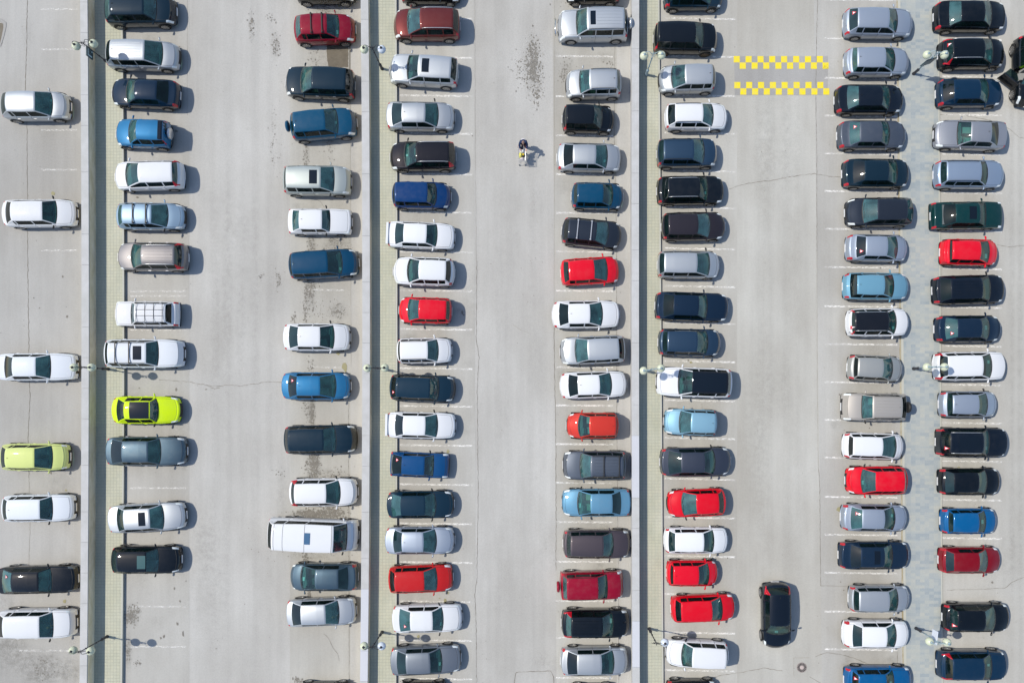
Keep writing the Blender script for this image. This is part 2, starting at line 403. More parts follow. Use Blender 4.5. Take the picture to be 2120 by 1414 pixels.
            fs = [(2 * k, 2 * k + 1, 2 * k + 3, 2 * k + 2) if sy < 0 else (2 * k, 2 * k + 2, 2 * k + 3, 2 * k + 1) for k in range(n)]
            ar.add(vs, fs); ar.build('wheel_arch', [M['trim']], body)
    X0 = L / 2
    # mirrors
    for sy in (1, -1):
        mb = MB(); ux = cl + .26 if cl > .5 else cl + .36; n = 9; vs = []; fs = []
        for q, (yy, r0, dx) in enumerate([(-.02, .035, .02), (.04, .06, .01), (.11, .075, 0), (.18, .065, -.025), (.205, .02, -.035)]):
            for k in range(n): a = 2 * math.pi * k / n; vs.append((L / 2 - ux + dx + r0 * .75 * math.cos(a), sy * (hw - .02 + yy), belt + .03 + r0 * 1.05 * math.sin(a)))
        for q in range(4):
            for k in range(n): a, b = q * n + k, q * n + (k + 1) % n; fs.append((a, b, b + n, a + n))
        fs.append(tuple(range(4 * n, 5 * n))); mb.add(vs, fs)
        mb.build('side_mirror', [M['trim'] if 'darkmirror' in O or random.random() < .12 else pm, M['trim']], root, True)
    # shut lines round the panels and the wipers
    gp = MB()
    def seam(idx, dv, off):
        vs = []; fs = []
        for q in idx: p = V[q]; vs += [(p[0] + off[0], p[1] + off[1], p[2] + off[2]), (p[0] + off[0] + dv[0], p[1] + off[1] + dv[1], p[2] + off[2] + dv[2])]
        for q in range(len(idx) - 1): fs.append((2 * q, 2 * q + 1, 2 * q + 3, 2 * q + 2))
        gp.add(vs, fs)
    for s2, jj in ((1, 9), (-1, full - 10)):
        ii = [i for i in range(ns) if .2 < st[i] < cl - .01]
        if len(ii) > 1: seam([i * full + jj for i in ii], (0, -s2 * .014, .001), (0, 0, .004))
        if ty in ('sedan', 'lada', 'beetle'):
            ii = [i for i in range(ns) if rbl - .005 < st[i] < L - .03]
            if len(ii) > 1: seam([i * full + jj for i in ii], (0, -s2 * .012, .001), (0, 0, .004))
        for uu in (cl + .03, bp, cp):
            i = min(range(ns), key=lambda q: abs(st[q] - uu)); js = range(1, 7) if s2 > 0 else range(full - 7, full - 1)
            seam([i * full + j for j in js], (.014, 0, 0), (0, s2 * .004, .002))
    i = min(range(ns), key=lambda q: abs(st[q] - .24)); seam([i * full + j for j in range(9, full - 9)], (.012, 0, 0), (0, 0, .004))
    if ty == 'van':
        for uu in (rfl + .12, bp, cp, rrl - .12):
            i = min(range(ns), key=lambda q: abs(st[q] - uu)); seam([i * full + j for j in range(8, full - 8)], (.02, 0, 0), (0, 0, .006))
    bm = bmesh.new(); bm.from_mesh(body.data); nv_ = [bm.verts.new(v) for v in gp.v]
    for f_ in gp.f: bm.faces.new([nv_[q] for q in f_]).material_index = 1
    bm.to_mesh(body.data); bm.free()
    if ty != 'van' and ws:
        wp = MB()
        for y0, y1 in ((.50, .02), (-.04, -.52)):
            pts = []
            for q in range(5):
                t = q / 4; y = y0 + (y1 - y0) * t; u = cl + .05 + .07 * t; pts.append((X0 - u - bow(u) * (abs(y) / hw) ** 2.3, y, ztop(u) + .06))
            wp.tube(pts, .010, 4)
        wp.build('wiper', [M['trim']], ws)
    # plates
    for e in ((-1,) if random.random() < .3 else (1, -1)):
        ex = e * (L / 2 + .008 + (0 if e > 0 else .0)); MB().box(min(ex, ex - e * .03), max(ex, ex - e * .03), -.26, .26, .44, .56).build('licence_plate', [M['plate']], root)
    # cabin
    sm = random.choice(['seat_dark', 'seat_dark', 'seat_grey', 'seat_grey', 'seat_beige']); X = lambda u: L / 2 - u
    cb = MB(); iw = hw * .80
    cb.box(X(rbl - .05), X(cl - .1), -iw, iw, .28, .34, 2)
    cb.box(X(cl + .34), X(cl + .0), -iw * .98, iw * .98, .5, belt - .05, 0, .03)
    cb.box(X(cl + .42), X(cl + .26), .12, .55, belt - .12, belt + .01, 0, .04)
    sx = cl + .98
    for y0 in (.10, -.58):
        cb.box(X(sx + .1), X(sx - .42), y0, y0 + .48, .36, .58, 1, .04)
        cb.box(X(sx + .26), X(sx + .08), y0 + .02, y0 + .46, .5, min(1.02, Hh - .35), 1, .04)
        cb.box(X(sx + .28), X(sx + .17), y0 + .12, y0 + .36, min(1.0, Hh - .36), min(1.2, Hh - .2), 1, .03)
    rsx = min(sx + .85, rrl - .15)
    if rsx - sx > .5:
        cb.box(X(rsx + .1), X(rsx - .4), -.6, .6, .36, .58, 1, .04)
        cb.box(X(rsx + .28), X(rsx + .1), -.6, .6, .5, min(1.0, Hh - .38), 1, .05)
        for y0 in (-.45, .22): cb.box(X(rsx + .29), X(rsx + .18), y0, y0 + .24, min(1.0, Hh - .38), min(1.14, Hh - .25), 1, .03)
    if ty in ('sedan', 'lada'): cb.box(X(rbl + .02), X(rsx + .24), -iw * .9, iw * .9, .7, min(1.0, Hh - .42), 0)
    else: cb.box(X(min(rbl, L - .12)), X(rsx + .24), -iw * .9, iw * .9, .7, belt - .06, 0)
    th = [(X(cl + .47) + .04 * 0, .34 + .17 * math.cos(a_), belt - .06 + .17 * math.sin(a_) * .8) for a_ in [k * math.pi / 6 for k in range(13)]]
    cb.tube([(x - .05 * (z - belt), y, z) for x, y, z in th], .016, 5, 0)
    if random.random() < .35:   # papers or a shade on the dashboard
        yy = random.uniform(-.5, .2); cb.box(X(cl + .24), X(cl + .10), yy, yy + random.uniform(.12, .3), belt - .045, belt - .035, 3)
    cb.build('cabin', [M['dash'], M[sm], M['floor'], M['paper']], root)
    # things on the roof
    def rz(u, y):
        zt = ztop(u); yt = hw * tum; return zt + .052 * (1 - min(1, abs(y) / yt) ** 2)
    def slab(u0, u1, y0, y1, off, mat, name, parent, n=5):
        vs = []; fs = []
        for k in range(2):
            for i in range(n + 1):
                for j in range(n + 1):
                    u = u0 + (u1 - u0) * i / n; y = y0 + (y1 - y0) * j / n
                    vs.append((X(u) - bow(u) * (abs(y) / hw) ** 2.3, y, rz(u, y) + (off if k == 0 else -.01)))
        N = n + 1; t = N * N
        for i in range(n):
            for j in range(n): fs.append((i * N + j, (i + 1) * N + j, (i + 1) * N + j + 1, i * N + j + 1))
        b = [(i, 0) for i in range(N)] + [(n, j) for j in range(1, N)] + [(i, n) for i in range(n - 1, -1, -1)] + [(0, j) for j in range(n - 1, 0, -1)]
        b = [i * N + j for i, j in b]
        nv = len(vs); vs += [vs[q] for q in b] + [vs[q + t] for q in b]; m_ = len(b)      # own rim vertices keep the top flat
        for q in range(m_): fs.append((nv + q, nv + (q + 1) % m_, nv + m_ + (q + 1) % m_, nv + m_ + q))
        return mesh(name, vs, fs, [mat], parent, None, True)
    def ux_of(px): return frac(px, Hh) * L
    if 'sun' in O:
        a_, b_ = [ox + float(v) / 3.994 for v in O['sun'].split(',')]; u0, u1 = sorted((ux_of(a_), ux_of(b_)))
        sw = hw * float(O.get('sunw', .47)); slab(u0, u1, -sw, sw, .008, M['panoglass'] if 'sunclear' not in O else M['sunteal'], 'sunroof', root)
    if 'pano' in O:
        slab(rfl + .02, rrl - .12, -hw * .62, hw * .62, .006, M['panoglass'], 'sunroof', root)
    if 'scoop' in O:
        for y0 in (-.42, .26): mesh_s = MB().box(X(cl - .10), X(cl - .19), y0, y0 + .18, belt - .02, belt + .035, 0, .02).build('hood_vent', [M['trim']], root)
        MB().box(X(.75), X(.35), -.38, .38, hf - .02, hf + .062, 0, .02).build('hood_deflector', [M['tintblue']], root)
    if 'rails' in O:
        rm = M['rail'] if O['rails'] == 'silver' else M['trim']
        for sy in (1, -1):
            u0, u1 = rfl + .12, rrl - .05; y = sy * (hw * tum - .03); rl = MB(); n = 8
            pts = [(X(u0 + (u1 - u0) * i / n) , y, ztop(u0 + (u1 - u0) * i / n) + (.045 if 0 < i < n else -.01)) for i in range(n + 1)]
            rl.tube(pts, .02, 6); rl.build('roof_rail', [rm], root, True)
    if 'bars' in O:
        v = O['bars'].split(','); bm = M['rail'] if v[0] == 's' else M['trim']
        for q in v[1:]:
            u = ux_of(ox + float(q) / 3.994); z = ztop(u) + .09; yy = hw * tum + .01; b = MB()
            b.box(X(u) - .03, X(u) + .03, -yy, yy, z, z + .03)
            for s2 in (-1, 1): b.box(X(u) - .05, X(u) + .05, s2 * (yy - .05) - .04, s2 * (yy - .05) + .04, z - .12, z - .002)
            b.build('roof_bar', [bm], root)
    if 'rack' in O:
        z = Hh + .06; b = MB(); yy = hw * tum - .02
        for i in range(4): u = rfl + .15 + (rrl - rfl - .3) * i / 3; b.tube([(X(u), -yy, z), (X(u), yy, z)], .016, 5)
        for sy in (-1, -.33, .33, 1): b.tube([(X(rfl + .1), sy * yy, z + .03), (X(rrl - .1), sy * yy, z + .03)], .012, 5)
        for i in range(0, 4, 3):
            u = rfl + .15 + (rrl - rfl - .3) * i / 3
            for s2 in (-1, 1): b.tube([(X(u), s2 * yy, z), (X(u), s2 * yy, Hh - .09)], .016, 5)
        b.build('roof_rack', [M['trim']], root)
    if 'ribs' in O:
        b = MB(); rs = rfl + .25
        if 'sun' in O: rs = max(rs, max(ux_of(ox + float(v) / 3.994) for v in O['sun'].split(',')) + .08)
        for k in range(5):
            y = -hw * .44 + hw * .22 * k; n = 6
            for i in range(n):
                ua = rs + (rrl - .15 - rs) * i / n; ub = rs + (rrl - .15 - rs) * (i + 1) / n
                b.add([(X(ua), y - .018, rz(ua, y) - .005), (X(ub), y - .018, rz(ub, y) - .005), (X(ub), y - .009, rz(ub, y) + .014), (X(ua), y - .009, rz(ua, y) + .014),
                       (X(ub), y + .009, rz(ub, y) + .014), (X(ua), y + .009, rz(ua, y) + .014), (X(ub), y + .018, rz(ub, y) - .005), (X(ua), y + .018, rz(ua, y) - .005)],
                      [(0, 1, 2, 3), (3, 2, 4, 5), (5, 4, 6, 7)])
        b.build('roof_rib', [pm], roof)
    if 'spare' in O:
        b = MB(); m_ = {'b': M['trim'], 's': M['rail'], 'c': pm}[O['spare']]
        b.lathe([(0, -.10), (.30, -.10), (.345, -.07), (.36, 0), (.345, .07), (.2, .10), (0, .10)], 22, 0, 'x')
        b.build('spare_wheel', [m_], root, True, (-L / 2 - .11, -.12 if O.get('spo') else 0, .98))
    if 'spoiler' in O:
        b = MB(); xs = L - .14
        b.box(X(xs + .1), X(xs - .06), -hw * .82, hw * .82, hd + .075, hd + .10, 0, .02)
        for s2 in (-1, 1): b.box(X(xs + .06), X(xs - .03), s2 * hw * .7 - .03, s2 * hw * .7 + .03, hd - .06, hd + .073)
        b.build('spoiler', [pm], root)
    if 'bull' in O:
        b = MB()
        b.tube([(L / 2 + .10, -.55, .5), (L / 2 + .16, -.5, .85), (L / 2 + .16, .5, .85), (L / 2 + .10, .55, .5)], .03, 6)
        b.tube([(L / 2 + .10, -.5, .62), (L / 2 + .16, 0, .64), (L / 2 + .10, .5, .62)], .03, 6)
        b.build('bull_bar', [M['chrome']], root, True)
    if 'vent' in O:
        slab(L * .46, L * .46 + .36, -.36, .36, .02, M['tintblue'], 'roof_vent', root, 3)
    if 'tri' in O and rw:
        # warning triangle stuck inside the rear screen
        u = rrl + (rbl - rrl) * .45; s2 = 1 if O['tri'] == 'u' else -1
        if sg < 0: s2 = -s2
        y = s2 * hw * .38; a = 2.2
        dz = (ztop(u + .05) - ztop(u - .05)) / .1
        def P3(du, dy, o=.014):
            return (X(u + du), y + dy, ztop(u + du) + .052 * (1 - .3) + o)
        b = MB(); b.add([P3(-.11, -.0), P3(.08, -.12), P3(.08, .12)], [(0, 1, 2)], 0)
        b.add([P3(-.05, -.0, .019), P3(.05, -.065, .019), P3(.05, .065, .019)], [(0, 1, 2)], 1)
        b.build('sticker', [M['stickred'], M['stickwhite']], rw)
    if 'aerial' in O or random.random() < .35:
        u = rrl - .18; MB().box(X(u) - .05, X(u) + .05, -.012, .012, rz(u, 0) - .005, rz(u, 0) + .045, 0, .008).build('roof_aerial', [M['trim']], roof)
    return root, dict(L=L, hw=hw, cl=cl, rfl=rfl, bp=bp, belt=belt, H=Hh)
M['panoblack'] = paint('gloss_black_roof', (.006, .007, .01, 1), 0, .3)
M['sunteal'] = simple('sunroof_shade', (.05, .11, .11, 1), .1, .7)
M['tintblue'] = simple('blue_tinted_panel', (.05, .12, .22, 1), .12, .7)
# ------------------------------------------------------------------ ground
def asphalt(name, tone, warm=0.0, seed=0):
    k = NT(name)
    big = k.noise(.16, 5, .6, k.mapped((1, .55, 1), (seed * 13.1, seed * 7.7, 0)))
    streak = k.noise(1.0, 5, .62, k.mapped((1.7, .07, 1), (seed * 3.3, 0, 0)))
    fine = k.noise(9, 5, .7); grit = k.noise(60, 2, .6)
    pale = tone
    c0 = (pale * .86, pale * (.845 - warm * .25), pale * (.815 - warm), 1); c1 = (pale * 1.07, pale * 1.055, pale * (1.03 - warm * .8), 1)
    col = k.mix(k.ramp(big, [(.36, G(0)), (.64, G(1))]), c0, c1)
    col = k.mix(.2, col, k.ramp(streak, [(.32, G(.58)), (.62, G(.98))]), 'MULTIPLY')
    col = k.mix(.30, col, k.ramp(fine, [(.30, G(.70)), (.60, G(1.0))]), 'MULTIPLY')
    col = k.mix(.5, col, k.ramp(grit, [(.30, G(.68)), (.60, G(1.04))]), 'MULTIPLY')
    spots = k.noise(1.7, 3, .55, k.mapped((1, 1, 1), (31 + seed, 5, 0)))
    col = k.mix(k.ramp(spots, [(.68, G(0)), (.80, G(.35))]), col, (pale * .62, pale * .60, pale * .54, 1))
    k.base(col, .95, .2); k.bump(grit, .35, .006); return k.m
M['lane'] = asphalt('lane_asphalt', .465, .034, 0); M['bay'] = asphalt('bay_asphalt', .44, .048, 2); M['bay2'] = asphalt('bay_asphalt_yellowed', .45, .062, 4)
M['lane0'] = asphalt('upper_asphalt', .405, .03, 6); M['apron'] = asphalt('concrete_apron', .46, .036, 8); M['lane7'] = asphalt('east_asphalt', .455, .055, 9)
M['lane5'] = asphalt('worn_lane_asphalt', .465, .07, 5); M['patch'] = asphalt('patched_asphalt', .37, .01, 11)
def sheet(name, pts, z, mat, parent=None, kind='structure'):
    """flat sheet from ground polygon given as picture columns and rows"""
    vs = [W(x, y) for x, y in pts]; vs = [(v.x, v.y, z) for v in vs]
    o = mesh(name, vs, [tuple(range(len(vs)))[::-1] if poly_cw(vs) else tuple(range(len(vs)))], [mat], parent)
    if kind and not parent: o['kind'] = kind
    return o
def poly_cw(vs):
    a = sum(vs[i][0] * vs[(i + 1) % len(vs)][1] - vs[(i + 1) % len(vs)][0] * vs[i][1] for i in range(len(vs)))
    return a < 0
ground = mesh('ground', [(-400, -400, -.004), (400, -400, -.004), (400, 400, -.004), (-400, 400, -.004)], [(0, 1, 2, 3)], [M['lane']])
ground['kind'] = 'structure'
YS = [-260, -60, 0, 100, 200, 350, 500, 650, 800, 950, 1100, 1250, 1340, 1414, 1480, 1680]
def bowl(x, amp, yc=650, top=0, bot=0):
    """line that runs down the lot and bends slightly; amp in px at the ends"""
    def f(y):
        t = (y - yc) / 700.0
        return x - amp * t * t + (top if y < yc else bot) * abs(t)
    return f
def band(name, fa, fb, z, mat, parent=None, kind='structure'):
    vs = []; fs = []
    for y in YS:
        for f in (fa, fb): v = W(f(y), y); vs.append((v.x, v.y, z))
    for i in range(len(YS) - 1): fs.append((2 * i, 2 * i + 2, 2 * i + 3, 2 * i + 1))
    o = mesh(name, vs, fs, [mat], parent)
    if kind and not parent: o['kind'] = kind
    return o
cst = lambda x: (lambda y: x)
w1 = bowl(203, 3.5, 650); k1 = bowl(260, 4, 680); w2 = bowl(771.5, 4, 650); k2 = bowl(823.5, 2, 660)
w3 = bowl(1318.6, -1.0, 500, 0, 0); k3 = lambda y: 1368.7 + (y - 700) * .006
p6 = lambda y: 1861 + (y - 500) * .009; p7 = lambda y: 1945 + (y - 500) * .006
band('road_surface', cst(-400), lambda y: w1(y) - 18, 0, M['lane0'])
band('parking_bay_surface', lambda y: k1(y) - 4, cst(392), 0, M['bay'])
band('parking_bay_surface', cst(600), cst(726), 0, M['bay2'])
band('concrete_apron', cst(726), lambda y: w2(y) - 14, .0, M['apron'])
band('parking_bay_surface', lambda y: k2(y) - 4, lambda y: 983 + (y - 700) * .003, 0, M['bay'])
band('parking_bay_surface', lambda y: 1148 + (y - 700) * .006, lambda y: 1277, 0, M['bay2'])
band('concrete_apron', lambda y: 1277, lambda y: w3(y) - 10, 0, M['apron'])
band('parking_bay_surface', lambda y: k3(y) - 3, lambda y: 1526, 0, M['bay2'])
band('road_surface', cst(1526), lambda y: 1692 + (y - 600) * .012, 0, M['lane5'])
band('parking_bay_surface', lambda y: 1692 + (y - 600) * .012, p6, 0, M['bay'])
band('road_surface', p7, cst(2500), 0, M['lane7'])
# grooved walkway slabs
def tiles(name, c1, c2, joint, sx, sy, mortar=.02, seed=0, off=0.0):
    k = NT(name); b = k.n('ShaderNodeTexBrick', offset=off); k.l(k.mapped((1, 1, 1)), b.inputs['Vector'])
    b.inputs['Color1'].default_value = c1; b.inputs['Color2'].default_value = c2; b.inputs['Mortar'].default_value = joint
    b.inputs['Scale'].default_value = 1; b.inputs['Brick Width'].default_value = sx; b.inputs['Row Height'].default_value = sy; b.inputs['Mortar Size'].default_value = mortar
    b.inputs['Mortar Smooth'].default_value = .3
    n = k.noise(.6, 5, .65, k.mapped((1, .5, 1), (seed, 0, 0))); f = k.noise(14, 4, .7)
    col = k.mix(.45, b.outputs['Color'], k.ramp(n, [(.3, (.70, .72, .66, 1)), (.65, G(1))]), 'MULTIPLY')
    col = k.mix(.35, col, k.ramp(f, [(.3, G(.72)), (.62, G(1))]), 'MULTIPLY')
    k.base(col, .92, .25); k.bump(k.math('ADD', k.math('MULTIPLY', b.outputs['Fac'], -1.0), k.math('MULTIPLY', f, .3)), .5, .01); return k.m
M['walk'] = tiles('walkway_tiles', (.50, .495, .39, 1), (.465, .47, .38, 1), (.375, .372, .31, 1), .205, .205, .011)
k = NT('concrete_block')
n1 = k.noise(1.3, 5, .65); n2 = k.noise(25, 3, .7)
k.base(k.mix(.4, k.mix(k.ramp(n1, [(.35, G(0)), (.7, G(1))]), (.43, .43, .42, 1), (.50, .50, .50, 1)), k.ramp(n2, [(.3, G(.75)), (.6, G(1))]), 'MULTIPLY'), .9, .25); k.bump(n2, .3, .005); M['cap'] = k.m
k = NT('concrete_block_pale'); n1 = k.noise(1.6, 5, .65); n2 = k.noise(25, 3, .7)
k.base(k.mix(.3, k.mix(n1, (.48, .49, .52, 1), (.54, .55, .59, 1)), k.ramp(n2, [(.3, G(.8)), (.6, G(1))]), 'MULTIPLY'), .9, .25); M['cap2'] = k.m
k = NT('wall_render'); n1 = k.noise(.8, 5, .7, k.mapped((1, 1, 3))); 
k.base(k.mix(k.ramp(n1, [(.35, G(0)), (.7, G(1))]), (.66, .57, .37, 1), (.86, .77, .60, 1)), .9, .2); M['face'] = k.m
M['kerb'] = simple('kerb_concrete', (.44, .44, .39, 1), .9, .2)
def walkway(fw, fk, z, name):
    vs = []; fs = []; mi = []
    prof = [(0, 0, z), (1, -2.5, z), (1, 0, z), (1, 0, -.01)]
    for y in YS:
        a, b = fw(y) - 12, fk(y)
        for x, zz in ((a, z), (b - 3.2, z), (b, z), (b, -.01)): v = W(x, y); vs.append((v.x, v.y, zz))
    for i in range(len(YS) - 1):
        for j in range(3): q = i * 4 + j; fs.append((q, q + 4, q + 5, q + 1)); mi.append(0 if j == 0 else 1)
    o = mesh(name, vs, fs, [M['walk'], M['kerb']], None, mi); o['kind'] = 'structure'; return o
KH = .19
walkway(w1, k1, KH, 'walkway_paving'); walkway(w2, k2, .17, 'walkway_paving'); walkway(w3, k3, .15, 'walkway_paving')
def wall(f, thick, h, base, label, pale, face='face'):
    """parapet of concrete blocks: rendered body with coping blocks"""
    root = empty('parapet_wall', W(f(700), 700), 0); ry = root.location
    def strip(x0, x1, z0, z1, ya, yb, gap=0):
        b = MB(); n = max(1, int((yb - ya) / 60)); ys = [ya + (yb - ya) * i / n for i in range(n + 1)]; vs = []
        for i, y in enumerate(ys):
            dy = gap if i == 0 else (-gap if i == n else 0)
            for xx, zz in ((x0, z0), (x1, z0), (x1, z1), (x0, z1)):
                v = W(f(y), y); vs.append((v.x + xx - ry.x, v.y - dy - ry.y, zz))
        fs = []
        for i in range(n):
            for j in range(4): q = i * 4; fs.append((q + j, q + (j + 1) % 4, q + 4 + (j + 1) % 4, q + 4 + j))
        fs.append((0, 3, 2, 1)); q = n * 4; fs.append((q, q + 1, q + 2, q + 3)); return b.add(vs, fs)
    strip(-thick + .02, -.02, -.01, h - .10, -260, 1680).build('wall_face', [M[face]], root)
    y = -260; i = 0
    while y < 1680:
        step = random.choice([62, 94, 126]); y1 = min(1680, y + step)
        p = any(a <= (y + y1) / 2 <= b for a, b in pale)
        strip(-thick, 0, h - .098, h, y, y1, .006).build('coping_block', [M['cap2'] if p else M['cap']], root); y = y1
    return tag(root, label, 'wall')
wall(w1, .47, 1.08, KH, 'long concrete parapet with yellowish rendered side, beside the first column of parked cars', [])
wall(w2, .49, .88, .17, 'long concrete parapet with thin shadow line, between the red minivan and the maroon SUV', [(0, 12), (1195, 1240), (1238, 1385)])
wall(w3, .47, 1.03, .15, 'pale concrete parapet beside the paved walk with the white SUV with glass roof', [(780, 850), (930, 1000), (1310, 1414)], 'cap')
# mosaic pavement between the two last rows
k = NT('mosaic_pavers')
def cellnoise(k, sx, sy, shift, seed):
    m = k.mapped((1 / sx, 1 / sy, 0), (seed, shift, 0)); fl = k.n('ShaderNodeVectorMath', operation='FLOOR'); k.l(m, fl.inputs[0])
    wn = k.n('ShaderNodeTexWhiteNoise', noise_dimensions='3D'); k.l(fl.outputs[0], wn.inputs['Vector']); return wn.outputs['Value'], wn.outputs['Color']
v1, _ = cellnoise(k, .30, .20, 0, 3); v2, _ = cellnoise(k, .9, .62, .3, 9); reg = k.noise(.25, 4, .6)
c = k.ramp(k.math('ADD', k.math('MULTIPLY', v1, .42), k.math('ADD', k.math('MULTIPLY', v2, .30), k.math('MULTIPLY', reg, .34))),
   [(.2, (.275, .315, .335, 1)), (.45, (.335, .365, .365, 1)), (.65, (.37, .39, .37, 1)), (.9, (.41, .415, .375, 1))])
c = k.mix(.35, c, k.ramp(k.noise(12, 4, .7), [(.3, G(.75)), (.6, G(1))]), 'MULTIPLY')
k.base(c, .92, .25); k.bump(v1, .2, .004); M['mosaic'] = k.m
pv = [];
band('pavement', lambda y: p6(y) + 5, lambda y: p7(y) - 1.5, .07, M['mosaic'])
def kerbline(fa, fb, z, mat, name):
    vs = []; fs = []
    for y in YS:
        for x, zz in ((fa(y), -.01), (fa(y), z), (fb(y), z), (fb(y), -.01)): v = W(x, y); vs.append((v.x, v.y, zz))
    for i in range(len(YS) - 1):
        for j in range(3): q = i * 4 + j; fs.append((q, q + 4, q + 5, q + 1))
    o = mesh(name, vs, fs, [mat]); o['kind'] = 'structure'; return o
k = NT('dirty_kerb'); n = k.noise(1.0, 5, .7, k.mapped((3, .6, 1)))
k.base(k.mix(k.ramp(n, [(.4, G(0)), (.6, G(1))]), (.27, .23, .15, 1), (.42, .40, .33, 1)), .95, .2); M['dirtykerb'] = k.m
kerbline(lambda y: p6(y) + 2, lambda y: p6(y) + 6.5, .078, M['kerb'], 'kerb')
band('gutter_dirt', lambda y: p6(y) - 1, lambda y: p6(y) + 2.2, .004, M['dirtykerb'])
kerbline(lambda y: p7(y) - 2, lambda y: p7(y) + 1, .075, M['kerb'], 'kerb')
band('gutter_dirt', lambda y: p7(y) + 1, lambda y: p7(y) + 2.2, .004, simple('joint_dirt', (.09, .07, .05, 1), .9))
M['seam'] = simple('crack_filler', (.20, .185, .16, 1), .95, .1); M['seam2'] = simple('faint_seam', (.30, .28, .24, 1), .95, .1)
# cracks and seams: wandering thin strips
def crack(pts, wd, rough, mb, mi=0, seed=1):
    rnd = random.Random(seed); P = []
    for (x0, y0), (x1, y1) in zip(pts, pts[1:]):
        n = max(2, int(math.hypot(x1 - x0, y1 - y0) / 5))
        for i in range(n): t = i / n; P.append((x0 + (x1 - x0) * t + rnd.uniform(-rough, rough), y0 + (y1 - y0) * t + rnd.uniform(-rough, rough)))
    P.append(pts[-1]); P = [W(x, y) for x, y in P]; vs = []
    for i, p in enumerate(P):
        d = (P[min(i + 1, len(P) - 1)] - P[max(0, i - 1)]).normalized(); nn = Vector((-d.y, d.x, 0)) * wd * .85 * rnd.uniform(.35, 1.3) / 2
        vs += [(p.x + nn.x, p.y + nn.y, .007), (p.x - nn.x, p.y - nn.y, .007)]
    mb.add(vs, [(2 * i + 1, 2 * i + 3, 2 * i + 2, 2 * i) for i in range(len(P) - 1)], mi)
cr = MB()
crack([(57, -20), (55, 100), (52, 190), (56, 260), (57, 400), (57, 520), (59, 650), (60, 740), (62, 820), (58, 900), (60, 990)], .045, .7, cr, 0, 1)
crack([(60, 990), (62, 1100), (58, 1200)], .03, .8, cr, 1, 2)
crack([(330, 786), (395, 791), (440, 800), (470, 797), (500, 799), (525, 795), (560, 790), (590, 792)], .035, .9, cr, 0, 3)
crack([(425, 797), (444, 805), (455, 803)], .03, .8, cr, 0, 4)
crack([(987, 540), (986, 700), (992, 740), (988, 800), (989, 900), (990, 1060), (988, 1130), (987, 1200), (983, 1230), (986, 1300), (987, 1414)], .035, .8, cr, 0, 5)
crack([(983, -20), (984, 300), (986, 540)], .02, .4, cr, 1, 6)
crack([(1148, -20), (1148, 300), (1147, 660)], .02, .3, cr, 1, 7); crack([(1147, 660), (1148, 760), (1150, 850), (1151, 1000), (1151, 1180)], .04, .7, cr, 0, 8)
crack([(1510, 392), (1530, 385), (1560, 378), (1600, 374), (1640, 366), (1685, 360), (1720, 366), (1745, 368)], .04, .8, cr, 0, 9)
crack([(1693, -20), (1690, 100), (1689, 200), (1691, 330), (1691, 520)], .035, .5, cr, 0, 10); crack([(1691, 520), (1692, 800), (1694, 960)], .03, .3, cr, 1, 11)
crack([(1694, 960), (1697, 1000), (1698, 1100), (1699, 1212)], .035, .5, cr, 0, 12); crack([(1699, 1212), (1760, 1213)], .03, .3, cr, 0, 13)
crack([(1430, 1414), (1450, 1407), (1500, 1396), (1530, 1392), (1565, 1386), (1580, 1382), (1620, 1388)], .035, .8, cr, 0, 14)
crack([(1688, 1359), (1700, 1354), (1710, 1350), (1740, 1354), (1770, 1362), (1800, 1375), (1820, 1380)], .04, .5, cr, 0, 15)
crack([(1643, 1361), (1676, 1361)], .025, .3, cr, 1, 16); crack([(1643, 1361), (1643, 1400)], .02, .3, cr, 1, 17); crack([(1676, 1400), (1700, 1414)], .03, .3, cr, 0, 18)
crack([(1960, 1221), (2000, 1220), (2080, 1217), (2095, 1205), (2125, 1192)], .035, .6, cr, 0, 19); crack([(2000, 240), (2060, 252), (2090, 268), (2110, 285), (2130, 288)], .035, .5, cr, 0, 20)
crack([(2065, 507), (2090, 512), (2125, 508)], .035, .5, cr, 0, 21); crack([(1945, 238), (2005, 238), (2005, 222)], .025, .2, cr, 0, 22)
crack([(1068, 1391), (1140, 1388), (1146, 1400), (1147, 1420)], .05, .7, cr, 0, 23); crack([(1068, 1391), (1064, 1420)], .04, .7, cr, 0, 24)
crack([(725, 90), (726, 400), (727, 760)], .025, .3, cr, 1, 25); crack([(722, 800), (722, 1000), (723, 1414)], .03, .4, cr, 0, 26)
crack([(1273, 0), (1272, 300), (1276, 480), (1277, 900), (1280, 1200), (1281, 1414)], .03, .4, cr, 0, 27)
crack([(671, 1312), (680, 1320), (690, 1340), (700, 1352), (702, 1368)], .03, .9, cr, 0, 28); crack([(653, 412), (665, 420), (672, 430)], .03, .8, cr, 0, 29)
crack([(388, 0), (388, 240)], .02, .3, cr, 1, 30); crack([(1858, 1348), (1858, 1390)], .04, .5, cr, 0, 31); crack([(1060, 670), (1080, 685), (1095, 690)], .02, .8, cr, 1, 32)
crack([(1425, 440), (1428, 300)], .02, .5, cr, 1, 33); crack([(1453, 835), (1453, 855)], .03, .6, cr, 0, 34)
cr.build('surface_cracks', [M['seam'], M['seam2']], ground)
